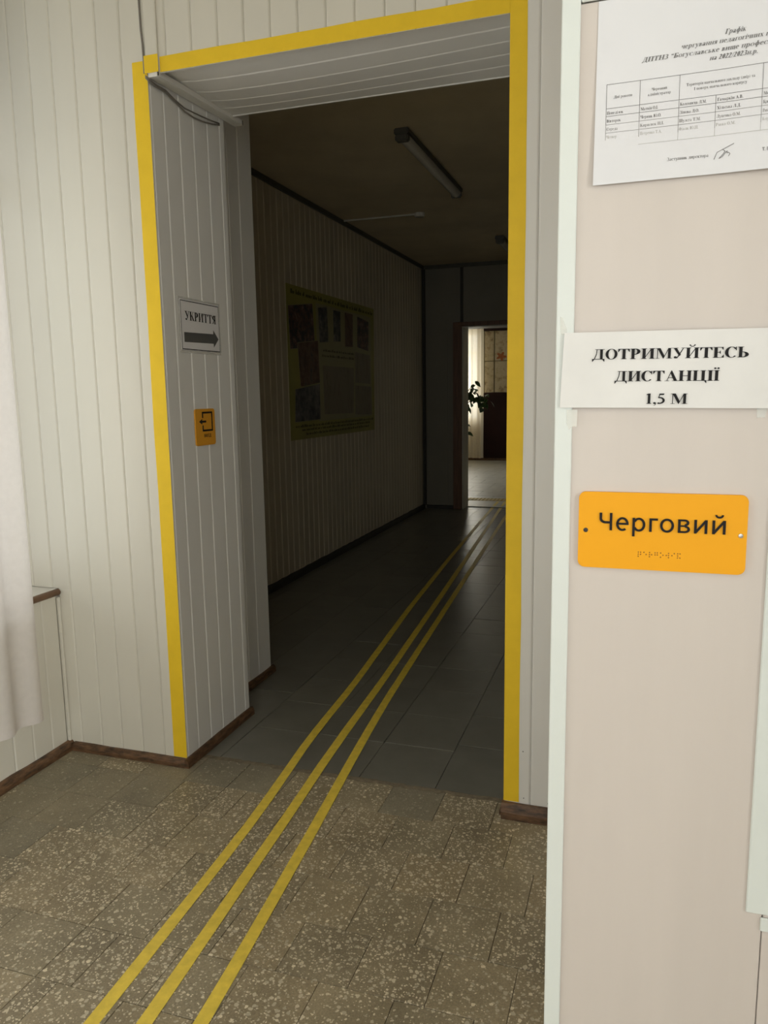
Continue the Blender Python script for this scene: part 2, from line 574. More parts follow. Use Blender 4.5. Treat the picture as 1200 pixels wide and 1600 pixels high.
def put_tile(x0, x1, y0, y1, m, host=None, name='tile'):
    w, d = round(x1 - x0 - G, 3), round(y1 - y0 - G, 3)
    if w < 0.012 or d < 0.012:
        return
    o = bpy.data.objects.new(name, tile_mesh(w, d, m))
    o.location = (x0 + G / 2, y0 + G / 2, -rt.uniform(0, 0.0009))
    o.rotation_euler = (rt.uniform(-0.0025, 0.0025), rt.uniform(-0.0025, 0.0025), rt.uniform(-0.002, 0.002))
    link(o, host or floor)


# terrazzo tiles of the hall: rows 0.197 deep, joints staggered from row to row; a straight seam at x = 0.232
rows = [0.097, -0.105, -0.304, -0.501, -0.700, -0.893, -1.09, -1.288, -1.485, -1.682, -1.88]
right_off = [0.050, 0.128, 0.026, 0.158, 0.035, 0.11, 0.07, 0.15, 0.02, 0.12]
left_off = [0.024, 0.036, 0.053, -0.02, 0.047, 0.00, 0.07, 0.03, 0.05, 0.01]
for r in range(10):
    y1, y0 = rows[r], rows[r + 1]
    seam = 0.232 if r < 3 else (0.180 if r == 3 else 0.246)
    cuts = [seam]
    x = seam + (right_off[r] if right_off[r] > 0.03 else 0.196)
    if r == 0:
        x = 0.4395
    if r == 1:
        x = 0.3235
    if r == 2:
        x = 0.4175
    if r == 3:
        x = 0.352
    if r == 4:
        x = 0.430
    while x < 3.2:
        cuts.append(x)
        x += 0.1965
    cuts.append(3.2)
    lx = [seam]
    x = left_off[r] + 0.02
    while x > XL + 0.015:
        lx.append(x)
        x -= 0.1965
    lx.append(XL)
    cuts = sorted(set(lx + cuts))
    for a, b in zip(cuts[:-1], cuts[1:]):
        xm = (a + b) / 2
        u = rt.random()
        if xm < 0.13 - 0.28 * (r - 1) and r < 4:
            m = M['terra_c'] if u < 0.85 else M['terra_b']
        else:
            m = M['terra_a'] if u < 0.58 else (M['terra_b'] if u < 0.95 else M['terra_c'])
        put_tile(a, b, y0, y1, m)
# rest of the hall floor behind the camera: same tiles, joined
bm = bmesh.new()
y = -1.88
while y > -5.0:
    x = XL + rt.uniform(-0.18, 0)
    while x < 3.2:
        x0, x1 = max(x, XL) + 0.001, min(x + 0.1965, 3.2) - 0.001
        if x1 - x0 > 0.02:
            add_box(bm, (x0, max(y - 0.195, -5.0), -0.01), (x1, y, -rt.uniform(0, 0.001)))
        x += 0.1965
    y -= 0.197
o = bm_obj('rear_tiles', bm, M['terra_a'], floor)
o['kind'] = 'stuff'
# uneven mortar bead where the two floors meet
vs, fs = [], []
for i in range(61):
    x = 0.004 + (W - 0.008) * i / 60
    yy = 0.100 + rt.uniform(-0.004, 0.004)
    vs += [(x, yy - 0.014 - rt.uniform(0, 0.010), 0.0002), (x, yy - 0.004, 0.0006 + rt.uniform(0, 0.0006)), (x, yy + 0.006 + rt.uniform(0, 0.004), 0.0002)]
for i in range(60):
    a = 3 * i
    fs += [(a, a + 1, a + 4, a + 3), (a + 1, a + 2, a + 5, a + 4)]
mesh_obj('mortar_bead', vs, fs, M['mortar'], floor, True)
# grey painted tiles of the corridor: straight columns, staggered cross joints
ccuts = [CX0, -0.81, -0.51, -0.212, 0.086, 0.386, 0.684, 0.985, 1.285, CX1 + 0.01]
coff = [0.2, 0.05, 0.17, 0.09, 0.0, 0.006, 0.01, 0.075, 0.15]
for (a, b), off in zip(zip(ccuts[:-1], ccuts[1:]), coff):
    cy = [0.100]
    y = 0.412 + off
    if off > 0.1:
        y -= 0.15
    while y < YF + 0.25:
        cy.append(y)
        y += 0.31
    cy.append(YF + 0.30)
    for y0, y1 in zip(cy[:-1], cy[1:]):
        put_tile(a, b, y0, y1, M['tile_grey'], floor_corridor)
# far room floor, too far to pick tiles apart: one joined surface of real slabs
bm = bmesh.new()
y = YF + 0.31
k = 0
while y < 13.9:
    x = -3.0 + (0.25 if k % 2 else 0)
    while x < 4.0:
        add_box(bm, (x + 0.003, y + 0.003, -0.01), (min(x + 0.5, 4.0) - 0.003, min(y + 0.5, 13.9) - 0.003, -rt.uniform(0, 0.001)))
        x += 0.5
    y += 0.5
    k += 1
o = bm_obj('far_tiles', bm, M['tile_far'], floor_far)
o['kind'] = 'stuff'

# ------------------------------------------------------------------ hall: front wall with the doorway
wall_front = struct(boxes('wall_front', [
    ((-0.86, T, 0), (-T, 0.52, CZ)),
    ((-T, T + 0.001, SZ + 0.010), (W + T, 0.513, CZ)),
    ((W + T, T, 0), (3.2, 0.52, CZ)),
    ((-0.90, 0.53, 0), (-0.15 - T, 1.04, CZ)),
    ((W + T, 0.53, 0), (CX1, 1.04, CZ)),
], M['backing']))
cuts = [-0.502, -0.402, -0.304, -0.205, -0.104, -0.0005]
plank(wall_front, 0.062, 0.69, (XL, 0, 0))
planks_between(wall_front, cuts, lambda c: (c, 0, 0), CZ)
planks_between(wall_front, [-0.855, -0.786, -0.688, -0.590, -0.502], lambda c: (c, 0, 0.69), CZ - 0.69)
cuts = [0.0005, 0.077, 0.178, 0.279, 0.377, 0.474, 0.572, 0.670, 0.768, 0.867, 0.966, 1.065, 1.163, W]
planks_between(wall_front, cuts, lambda c: (c, 0, H), CZ - H)
plank(wall_front, 0.090, CZ, (W, 0, 0), 0, M['plank_new'])
planks_between(wall_front, [1.348 + 0.0985 * i for i in range(18)], lambda c: (c, 0, 0), CZ, 0, M['plank_new'])
boxes('corner_bead', [((XL - 0.006, -0.013, 0.0), (XL + 0.010, 0.0006, 0.655))], M['plank'], wall_front, bevel=0.004)
boxes('nail', [((x - 0.0015, -0.0012, z - 0.0015), (x + 0.0015, 0.0, z + 0.0015)) for x, z in ((1.322, 0.244),)], M['hole'], wall_front)
boxes('nail', [((x - 0.0015, -0.0012, z - 0.0015), (x + 0.0015, 0.0, z + 0.0015)) for x, z in ((1.326, 0.075),)], M['hole'], wall_front)
boxes('nail', [((x - 0.0015, -0.0012, z - 0.0015), (x + 0.0015, 0.0, z + 0.0015)) for x, z in ((1.408, 0.068),)], M['hole'], wall_front)
# jamb lining of the doorway (left jamb in view), then the set-back second piece
jc = [0.0085, 0.087, 0.184, 0.281, 0.383, 0.480, 0.522]
planks_between(wall_front, jc, lambda c: (0, c, 0), SZ + 0.006, H90, M['plank_new'])
planks_between(wall_front, [0.53, 0.607, 0.705, 0.803, 0.905, 1.04], lambda c: (-0.15, c, 0), CZ, H90, M['plank_new'])
for a, b in zip(jc[:-1], jc[1:]):
    plank(wall_front, b - a, SZ + 0.006, (W, b, 0), -H90, M['plank_new'])
for a, b in zip([0.53, 0.607, 0.705, 0.803, 0.905], [0.607, 0.705, 0.803, 0.905, 1.04]):
    plank(wall_front, b - a, CZ, (W, b, 0), -H90, M['plank_new'])
# soffit planks run across the opening and sag in the middle
for a, b in zip([0.0085, 0.037, 0.135, 0.232, 0.327, 0.420], [0.037, 0.135, 0.232, 0.327, 0.420, 0.514]):
    prof = [(0.0004, 0.0042), (0.0045, 0.0005), (0.0065, 0), (b - a - 0.0065, 0), (b - a - 0.0045, 0.0005), (b - a - 0.0004, 0.0042), (b - a - 0.0004, T), (0.0004, T)]
    vs, fs = [], []
    nseg, n = 12, len(prof)
    for i in range(nseg + 1):
        u = i / nseg
        sag = -0.021 * math.sin(math.pi * u ** 0.6)
        for q, z in prof:
            vs.append((0.001 + (W - 0.002) * u, a + q, SZ + z + sag * math.sin(math.pi * (a + q) / 0.52)))
    for i in range(nseg):
        for j in range(n):
            fs.append((i * n + j, i * n + (j + 1) % n, (i + 1) * n + (j + 1) % n, (i + 1) * n + j))
    fs += [tuple(range(n)), tuple(reversed(range(nseg * n, nseg * n + n)))]
    mesh_obj('soffit_plank', vs, fs, M['plank_new'], wall_front)
boxes('soffit_edge', [((0.0, 0.514, SZ - 0.003), (W, 0.520, SZ + 0.05))], M['plank_new'], wall_front)

# ------------------------------------------------------------------ hall: left wall with windows
# solid parts: under the sills, between and above the windows
wall_left = struct(boxes('wall_left', [
    ((-0.86, -5.0, 0), (XL - T, 0, 0.66)),
    ((-0.86, -2.2, 0.66), (XL, -1.95, 2.93)),
    ((-0.86, -5.0, 0.66), (XL, -4.05, 2.93)),
    ((-0.86, -5.0, 2.93), (XL, 0, CZ)),
], M['plaster']))
planks_between(wall_left, [-0.0985 * i - 0.0005 for i in range(26, -1, -1)][:-1] + [-0.014], lambda c: (XL, c, 0), 0.66, H90)


def window(name, origin, rotz, w, h, cols, transom):
    """glazed window in local x (width), z (height); facing local -y. parts: frame, mullions, panes"""
    e = bpy.data.objects.new(name, None)
    e.location = origin
    e.rotation_euler = (0, 0, rotz)
    COL.objects.link(e)
    struct(e)
    f = 0.055
    boxes('window_frame', [((0, 0, 0), (f, 0.06, h)), ((w - f, 0, 0), (w, 0.06, h)), ((f, 0, 0), (w - f, 0.06, f)), ((f, 0, h - f), (w - f, 0.06, h))], M['frame'], e)
    xs = [f + (w - 2 * f) * i / cols for i in range(cols + 1)]
    for x in xs[1:-1]:
        boxes('mullion', [((x - 0.03, 0.005, f), (x + 0.03, 0.055, h - f))], M['frame'], e)
    boxes('transom', [((f, 0.008, transom - 0.03), (w - f, 0.052, transom + 0.03))], M['frame'], e)
    for i in range(cols):
        for z0, z1 in ((f, transom - 0.03), (transom + 0.03, h - f)):
            x0 = xs[i] + (0.03 if i else 0)
            x1 = xs[i + 1] - (0.03 if i < cols - 1 else 0)
            boxes('pane', [((x0, 0.028, z0), (x1, 0.032, z1))], M['glass'], e)
    return e


w1 = window('window_1', (-0.80, -1.95, 0.69), H90, 1.95, 2.24, 2, 1.60)
w2 = window('window_2', (-0.80, -4.05, 0.69), H90, 1.85, 2.24, 2, 1.60)


def sill(parent, y0, y1):
    # in world coordinates first, then re-based under its window
    bm = bmesh.new()
    add_box(bm, (-0.855, y0, 0.661), (XL - 0.004, y1, 0.689))
    s = bm_obj('window_sill', bm, M['sill_white'])
    bm = bmesh.new()
    add_tube(bm, [(XL + 0.004, y1 - 0.004, 0.676), (XL + 0.004, y0, 0.676)], 0.0135, 10)
    n = bm_obj('sill_nosing', bm, M['skirt_top'], s, True)
    s.parent = parent
    bpy.context.view_layer.update()
    s.matrix_parent_inverse = parent.matrix_world.inverted()
    return s


bpy.context.view_layer.update()
sill(w1, -1.95, -0.002)
sill(w2, -4.05, -2.2)

# rear wall behind the camera with its wide window, right wall, ceiling
struct(boxes('wall_rear', [
    ((-0.86, -5.2, 0), (3.2, -5.0, 0.45)), ((-0.86, -5.2, 2.62), (3.2, -5.0, CZ)),
    ((-0.86, -5.2, 0.45), (0.20, -5.0, 2.62)), ((3.0, -5.2, 0.45), (3.2, -5.0, 2.62))], M['plaster']))
window('window_3', (3.0, -5.06, 0.45), math.pi, 2.8, 2.17, 3, 1.60)
struct(boxes('wall_right', [((3.2, -2.4, 0), (3.4, 0.52, CZ)), ((3.2, -5.2, 0), (3.4, -4.6, CZ)), ((3.2, -4.6, 0), (3.4, -2.4, 0.45)), ((3.2, -4.6, 2.62), (3.4, -2.4, CZ))], M['plaster']))
window('window_6', (3.30, -2.4, 0.45), -H90, 2.2, 2.17, 2, 1.60)
struct(boxes('ceiling', [((-0.86, -5.2, CZ), (3.4, 0.50, CZ + 0.12))], M['ceiling']))

# ------------------------------------------------------------------ corridor
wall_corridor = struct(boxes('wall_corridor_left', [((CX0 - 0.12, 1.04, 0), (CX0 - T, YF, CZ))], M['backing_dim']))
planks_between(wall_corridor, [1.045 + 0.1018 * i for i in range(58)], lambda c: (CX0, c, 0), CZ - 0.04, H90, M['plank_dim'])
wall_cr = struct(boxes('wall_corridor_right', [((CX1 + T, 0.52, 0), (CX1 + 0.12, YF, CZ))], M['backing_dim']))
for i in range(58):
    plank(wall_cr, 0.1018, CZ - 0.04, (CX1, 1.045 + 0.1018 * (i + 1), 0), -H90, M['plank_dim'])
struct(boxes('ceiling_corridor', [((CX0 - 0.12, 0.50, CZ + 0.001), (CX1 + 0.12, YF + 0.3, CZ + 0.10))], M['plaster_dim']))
struct(boxes('trim_1', [((CX0, 1.045, CZ - 0.045), (CX0 + 0.016, YF - 0.02, CZ))], M['crown'], bevel=0.004))
struct(boxes('trim_2', [((CX0 + 0.016, YF - 0.022, CZ - 0.045), (CX1, YF, CZ))], M['crown'], bevel=0.004))
struct(boxes('trim_3', [((CX0, YF - 0.03, 0.04), (CX0 + 0.030, YF, CZ - 0.045))], M['batten'], bevel=0.004))
struct(boxes('trim_4', [((-0.440, YF - 0.012, 2.295), (-0.405, YF, CZ - 0.045))], M['batten'], bevel=0.003))
struct(boxes('trim_5', [((CX1 - 0.014, 1.045, CZ - 0.045), (CX1, YF - 0.02, CZ))], M['crown'], bevel=0.004))

# end wall of the corridor with the door opening into the far room
DX0, DX1, DZ = -0.42, 1.00, 2.245
we = struct(boxes('wall_corridor_end', [((CX0 - 0.12, YF + 0.006, 0), (DX0 - 0.002, YF + 0.30, CZ)), ((DX1 + 0.002, YF + 0.006, 0), (CX1 + 0.12, YF + 0.30, CZ)),
                                ((DX0 - 0.002, YF + 0.006, DZ + 0.002), (DX1 + 0.002, YF + 0.30, CZ))], M['backing_dim']))
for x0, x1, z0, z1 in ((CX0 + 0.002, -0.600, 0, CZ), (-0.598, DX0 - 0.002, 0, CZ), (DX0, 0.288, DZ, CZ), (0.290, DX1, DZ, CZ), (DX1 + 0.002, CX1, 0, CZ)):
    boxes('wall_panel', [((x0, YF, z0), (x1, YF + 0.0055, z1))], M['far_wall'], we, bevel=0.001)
d1 = struct(boxes('door_1', [((DX0, YF + 0.0, 0.0), (DX0 + 0.012, YF + 0.31, DZ)), ((DX1 - 0.012, YF, 0), (DX1, YF + 0.31, DZ)),
                             ((DX0 + 0.012, YF, DZ - 0.012), (DX1 - 0.012, YF + 0.31, DZ))], M['door_white']))
boxes('casing', [((DX0 - 0.11, YF - 0.018, 0), (DX0, YF - 0.001, DZ + 0.05))], M['door_brown'], d1, bevel=0.004)
boxes('casing', [((DX1, YF - 0.018, 0), (DX1 + 0.11, YF - 0.001, DZ + 0.05))], M['door_brown'], d1, bevel=0.004)
boxes('casing', [((DX0 + 0.001, YF - 0.018, DZ), (DX1 - 0.001, YF - 0.001, DZ + 0.05))], M['door_brown'], d1, bevel=0.004)
boxes('threshold', [((DX0 + 0.012, YF + 0.20, 0.0005), (DX1 - 0.012, YF + 0.29, 0.010))], M['door_white'], d1, bevel=0.004)

# ------------------------------------------------------------------ far room
YB = 13.9
struct(boxes('wall_far_right', [((4.0, YF + 0.30, 0), (4.15, YB, CZ))], M['plaster']))
struct(boxes('wall_far_left', [((-3.15, YF + 0.30, 0), (-3.0, 9.1, CZ)), ((-3.15, 12.1, 0), (-3.0, YB, CZ)), ((-3.15, 9.1, 0), (-3.0, 12.1, 0.7)), ((-3.15, 9.1, 2.6), (-3.0, 12.1, CZ))], M['plaster']))
window('added_window_4', (-3.06, 9.1, 0.7), H90, 3.0, 1.9, 3, 1.35)  # unseen window added to let light onto the far room floor
struct(boxes('wall_far_front', [((-3.15, YF + 0.305, 0), (CX0 - 0.121, YF + 0.40, CZ)), ((CX1 + 0.121, YF + 0.305, 0), (4.15, YF + 0.40, CZ))], M['plaster']))
struct(boxes('ceiling_far', [((-3.15, YF + 0.301, CZ + 0.001), (4.15, YB + 0.2, CZ + 0.1))], M['ceiling']))
wb = struct(boxes('wall_far', [((-3.15, YB, 0), (-3.05, YB + 0.2, CZ)), ((-1.6, YB, 0), (4.15, YB + 0.2, CZ)), ((-3.05, YB, 0), (-1.6, YB + 0.2, 0.86)), ((-3.05, YB, 2.7), (-1.6, YB + 0.2, CZ))], M['plaster']))
window('window_5', (-3.05, YB + 0.08, 0.86), 0, 1.45, 1.84, 2, 1.42)
boxes('wainscot', [((-1.50, YB - 0.03, 0.05), (3.98, YB - 0.001, 1.437))], M['maroon'], wb, bevel=0.004)
boxes('wall_rail', [((-1.50, YB - 0.035, 2.72), (3.98, YB - 0.001, 2.80))], M['maroon'], wb, bevel=0.004)
boxes('lattice', [((-1.50, YB - 0.006, 1.4375), (3.98, YB - 0.0012, 2.7195))], M['stem'], wb)
px = [-1.49, -1.275, -0.63, 0.015, 0.66, 1.305, 1.95]
for a, b in zip(px[:-1], px[1:]):
    for z0, z1 in ((1.445, 2.09), (2.105, 2.715)):
        boxes('wallpaper_panel', [((a + 0.012, YB - 0.012, z0), (b - 0.012, YB - 0.001, z1))], M['paper_wall'], wb, bevel=0.003)
bm = bmesh.new()
extrude_poly(bm, [(-1.13 + math.cos(a) * r, 2.19 + math.sin(a) * r * 0.85) for a, r in ((2 * math.pi * k / 40, 0.085 + 0.030 * math.cos(5 * 2 * math.pi * k / 40 + 0.6)) for k in range(40))], YB - 0.0135, YB - 0.012)
bm_obj('flower_print', bm, M['red_flower'], wb)
struct(boxes('baseboard_far', [((-3.0, YB - 0.02, 0), (3.98, YB - 0.001, 0.05))], M['skirt']))

# ------------------------------------------------------------------ skirtings
skirting('baseboard_left', (XL, -5.0), (XL, 0.0), (1, 0), 0.040, 0.024)
skirting('baseboard_front', (XL + 0.024, 0), (0.0, 0), (0, -1), 0.033, 0.020)
skirting('baseboard_jamb', (0.0, -0.020), (0.0, 0.530), (1, 0), 0.036, 0.018)
skirting('baseboard_jamb_rear', (-0.15, 0.535), (-0.15, 1.060), (1, 0), 0.036, 0.018)
skirting('baseboard_front_right', (W - 0.006, 0), (3.2, 0), (0, -1), 0.055, 0.024)
skirting('baseboard_jamb_right', (W, -0.0), (W, 0.52), (-1, 0), 0.034, 0.016)
skirting('baseboard_corridor_left', (CX0, 1.045), (CX0, YF - 0.03), (1, 0), 0.06, 0.018, M['batten'])
skirting('baseboard_corridor_right', (CX1, 1.045), (CX1, YF), (-1, 0), 0.06, 0.018, M['batten'])
skirting('baseboard_corridor_end', (CX0 + 0.03, YF), (DX0 - 0.112, YF), (0, -1), 0.045, 0.018, M['batten'])

# ------------------------------------------------------------------ duty booth partition at the right
wp = struct(boxes('wall_partition', [((1.575, PY + 0.006, 0), (3.19, PY + 0.05, CZ)), ((1.565, PY + 0.05, 0), (1.60, -0.026, CZ))], M['backing']))
boxes('laminate_panel', [((1.576, PY, 0.0), (1.8325, PY + 0.0058, 1.903))], M['panel'], wp, bevel=0.0008)
boxes('laminate_panel', [((1.8337, PY, 0.0), (2.60, PY + 0.0058, 1.903))], M['panel'], wp, bevel=0.0008)
boxes('laminate_panel', [((2.6012, PY, 0.0), (3.19, PY + 0.0058, 1.903))], M['panel'], wp, bevel=0.0008)
boxes('laminate_panel', [((1.576, PY, 1.932), (3.19, PY + 0.0058, CZ))], M['panel'], wp, bevel=0.0008)
boxes('laminate_panel', [((1.5595, PY + 0.05, 0), (1.565, -0.026, CZ))], M['panel'], wp)
boxes('corner_profile', [((1.5555, PY - 0.004, 0), (1.5775, PY - 0.0002, CZ)), ((1.5555, PY - 0.0002, 0), (1.5594, PY + 0.045, CZ))], M['post'], wp, bevel=0.0012)
boxes('cover_strip', [((1.578, PY - 0.004, 1.9035), (3.19, PY - 0.0002, 1.931))], M['post'], wp, bevel=0.0012)
boxes('joint_strip', [((1.8125, PY - 0.0036, 0.771), (1.853, PY - 0.0002, 1.9025))], M['post'], wp, bevel=0.0014)
boxes('joint_clip', [((1.8305, PY - 0.004, 0.748), (1.853, PY - 0.0002, 0.767))], M['post'], wp, bevel=0.001)

# ------------------------------------------------------------------ lettering
def arc_ring(cx, cy, rx, ry, ix, iy, a0, a1, n=18, icx=None):
    icx = cx if icx is None else icx
    q = []
    for i in range(n):
        t0 = math.radians(a0 + (a1 - a0) * i / n)
        t1 = math.radians(a0 + (a1 - a0) * (i + 1) / n)
        q.append([(cx + rx * math.cos(t0), cy + ry * math.sin(t0)), (cx + rx * math.cos(t1), cy + ry * math.sin(t1)),
                  (icx + ix * math.cos(t1), cy + iy * math.sin(t1)), (icx + ix * math.cos(t0), cy + iy * math.sin(t0))])
    return q


def rect(x0, y0, x1, y1):
    return [(x0, y0), (x1, y0), (x1, y1), (x0, y1)]


def dot(cx, cy, r, n=12):
    return [(cx + r * math.cos(2 * math.pi * i / n), cy + r * math.sin(2 * math.pi * i / n)) for i in range(n)]


SW, TH, SF = 0.205, 0.055, 0.085     # stem, hairline, serif overhang


def stem(x, w=SW, y0=0.0, y1=1.0, bot=True, top=True):
    p = [rect(x, y0, x + w, y1)]
    if bot:
        p.append([(x - SF, y0), (x + w + SF, y0), (x + w + SF, y0 + 0.03), (x + w, y0 + 0.075), (x, y0 + 0.075), (x - SF, y0 + 0.03)])
    if top:
        p.append([(x - SF, y1 - 0.03), (x, y1 - 0.075), (x + w, y1 - 0.075), (x + w + SF, y1 - 0.03), (x + w + SF, y1), (x - SF, y1)])
    return p


def foot(x0, x1, y, up=True):
    return [rect(x0, y, x1, y + 0.04)] if up else [rect(x0, y - 0.04, x1, y)]


def bowl(x, y0, y1, rx):
    cy, ry = (y0 + y1) / 2, (y1 - y0) / 2
    return arc_ring(x, cy, rx, ry, rx - SW * 1.05, ry - TH, -90, 90, 14) + [rect(x - 0.12, y1 - TH, x + 0.001, y1), rect(x - 0.12, y0, x + 0.001, y0 + TH)]


def serif_glyph(ch):
    """bold serif capitals drawn as polygons, cap height 1; returns polygons and advance"""
    if ch == 'О':
        return arc_ring(0.42, 0.5, 0.40, 0.52, 0.205, 0.475, 0, 360, 36), 0.84
    if ch == 'С':
        return arc_ring(0.42, 0.5, 0.40, 0.52, 0.205, 0.475, 38, 318, 28, 0.44) + [[(0.68, 0.66), (0.73, 0.66), (0.73, 1.01), (0.70, 1.01), (0.64, 0.90)]], 0.78
    if ch == 'Т':
        return stem(0.31, top=False) + [rect(0.02, 0.94, 0.785, 1), [(0.02, 1), (0.02, 0.70), (0.055, 0.70), (0.17, 0.94)], [(0.785, 1), (0.785, 0.70), (0.75, 0.70), (0.635, 0.94)]], 0.81
    if ch == 'Р':
        return stem(0.10) + bowl(0.34, 0.43, 1.0, 0.34), 0.72
    if ch == 'Ь':
        return stem(0.10) + bowl(0.34, 0.0, 0.54, 0.36), 0.75
    if ch in 'ИЙ':
        p = stem(0.10) + stem(0.62) + [[(0.285, 0.10), (0.62, 0.80), (0.62, 0.92), (0.285, 0.22)]]
        if ch == 'Й':
            p += arc_ring(0.45, 1.25, 0.17, 0.18, 0.11, 0.10, 190, 350, 12) + [dot(0.30, 1.24, 0.055), dot(0.60, 1.24, 0.055)]
        return p, 0.92
    if ch == 'Н':
        return stem(0.10) + stem(0.62) + [rect(0.28, 0.47, 0.63, 0.53)], 0.92
    if ch == 'І':
        return stem(0.10), 0.40
    if ch == 'Ї':
        return stem(0.10) + [dot(0.09, 1.18, 0.08), dot(0.30, 1.18, 0.08)], 0.40
    if ch == 'М':
        return [rect(0.13, 0, 0.18, 1)] + foot(0.03, 0.30, 0) + foot(0.03, 0.25, 1, False) + \
            [[(0.13, 1), (0.34, 1), (0.63, 0.22), (0.52, 0.0)], [(0.52, 0.0), (0.56, 0.0), (0.90, 0.98), (0.85, 1)]] + \
            [rect(0.83, 0, 1.01, 1)] + foot(0.74, 1.10, 0) + foot(0.86, 1.10, 1, False), 1.12
    if ch == 'У':
        return [[(0.06, 0.98), (0.27, 0.98), (0.54, 0.34), (0.44, 0.20)], [(0.66, 0.98), (0.72, 0.98), (0.41, 0.18), (0.33, 0.05), (0.22, 0.04), (0.30, 0.13)],
                dot(0.19, 0.10, 0.105)] + foot(-0.01, 0.37, 1, False) + foot(0.55, 0.80, 1, False) + [[(0.10, 0.04), (0.24, -0.01), (0.35, 0.03), (0.30, 0.13)]], 0.80
    if ch == 'Д':
        return [[(0.17, 0.04), (0.235, 0.04), (0.36, 0.5), (0.40, 0.96), (0.34, 0.96), (0.30, 0.5)], rect(0.58, 0.02, 0.765, 1), rect(0.25, 0.95, 0.88, 1),
                rect(0.05, 0.0, 0.89, 0.055), [(0.05, 0.05), (0.05, -0.22), (0.085, -0.22), (0.20, 0.0)], [(0.89, 0.05), (0.89, -0.22), (0.855, -0.22), (0.74, 0.0)]], 0.93
    if ch == 'Ц':
        return stem(0.10, bot=False) + stem(0.60, bot=False) + [rect(0.03, 0.0, 0.93, 0.055), [(0.93, 0.05), (0.93, -0.22), (0.895, -0.22), (0.78, 0.0)]], 0.96
    if ch == 'А':
        return [[(0.12, 0.03), (0.17, 0.03), (0.42, 0.85), (0.42, 1.02)], [(0.42, 1.02), (0.46, 1.02), (0.82, 0.03), (0.60, 0.03), (0.36, 0.78)], rect(0.22, 0.29, 0.62, 0.35)] + foot(0.0, 0.30, 0) + foot(0.50, 0.90, 0), 0.88
    if ch == 'Е':
        return stem(0.10, top=False) + [rect(0.02, 0.95, 0.66, 1), rect(0.10, 0.0, 0.70, 0.03), rect(0.28, 0.49, 0.50, 0.54), [(0.66, 1), (0.66, 0.74), (0.63, 0.74), (0.54, 0.95)],
                [(0.70, 0), (0.70, 0.28), (0.67, 0.28), (0.55, 0.05)], [(0.50, 0.36), (0.50, 0.67), (0.47, 0.67), (0.42, 0.53), (0.42, 0.50), (0.47, 0.36)]], 0.74
    if ch == 'К':
        return stem(0.10) + [[(0.28, 0.46), (0.60, 0.97), (0.67, 0.97), (0.34, 0.46)], [(0.33, 0.56), (0.46, 0.64), (0.78, 0.03), (0.56, 0.03)]] + foot(0.52, 0.86, 0) + foot(0.52, 0.76, 1, False), 0.84
    if ch == 'Я':
        g, a = serif_glyph('Р')
        g = [[(0.74 - x, y) for x, y in p] for p in g]
        return g + [[(0.34, 0.46), (0.46, 0.46), (0.22, 0.03), (0.07, 0.03)]] + foot(0.0, 0.22, 0), 0.76
    if ch == '1':
        return stem(0.17, 0.17, top=False) + [[(0.17, 0.98), (0.34, 1.02), (0.34, 0.8), (0.17, 0.85), (0.07, 0.86), (0.07, 0.89)]], 0.50
    if ch == '5':
        return [[(0.14, 1.0), (0.46, 1.0), (0.42, 0.86), (0.17, 0.86)], [(0.14, 1.0), (0.19, 0.9), (0.13, 0.60), (0.07, 0.56)]] + arc_ring(0.16, 0.33, 0.34, 0.34, 0.19, 0.23, -110, 110, 16) + [dot(0.10, 0.06, 0.075)], 0.54
    if ch == ',':
        return [dot(0.12, 0.07, 0.095), [(0.18, 0.02), (0.215, 0.06), (0.20, -0.09), (0.08, -0.21), (0.07, -0.18), (0.14, -0.08)]], 0.28
    if ch == 'В':
        return stem(0.10) + bowl(0.34, 0.49, 1.0, 0.27) + bowl(0.36, 0.0, 0.53, 0.32), 0.75
    if ch in 'ГБ':
        p = stem(0.10, top=False) + [rect(0.02, 0.95, 0.64, 1), [(0.64, 1), (0.64, 0.72), (0.61, 0.72), (0.50, 0.95)]]
        return (p + bowl(0.34, 0.0, 0.55, 0.34), 0.74) if ch == 'Б' else (p, 0.68)
    if ch == 'Л':
        return stem(0.58, top=False) + [[(0.10, 0.0), (0.19, 0.06), (0.37, 0.96), (0.31, 0.96)], dot(0.11, 0.08, 0.085), rect(0.24, 0.95, 0.85, 1)], 0.88
    if ch == 'П':
        return stem(0.10, top=False) + stem(0.62, top=False) + [rect(0.02, 0.94, 0.62 + SW + 0.08, 1)], 0.92
    if ch in 'З3':
        return arc_ring(0.28, 0.74, 0.26, 0.27, 0.26 - SW, 0.22, -90, 150, 14) + arc_ring(0.28, 0.25, 0.31, 0.27, 0.31 - SW, 0.22, -150, 90, 14), 0.66
    if ch in 'ШЩ':
        p = stem(0.10, bot=False) + stem(0.49, bot=False) + stem(0.88, bot=False) + [rect(0.03, 0, 0.90 + SW, 0.055)]
        if ch == 'Щ':
            p.append([(0.90 + SW, 0.055), (1.16, 0.055), (1.16, -0.22), (1.12, -0.22), (0.90 + SW, 0)])
        return p, 1.18
    if ch == 'Ч':
        return stem(0.56) + stem(0.08, y0=0.68, bot=False) + arc_ring(0.42, 0.68, 0.34, 0.27, 0.34 - SW, 0.20, 180, 285, 10), 0.84
    if ch == 'Х':
        return [[(0.08, 0.97), (0.30, 0.97), (0.78, 0.03), (0.56, 0.03)], [(0.64, 0.97), (0.70, 0.97), (0.20, 0.03), (0.14, 0.03)]] + foot(0.02, 0.34, 0) + foot(0.48, 0.86, 0) + foot(0.0, 0.38, 1, False) + foot(0.54, 0.82, 1, False), 0.86
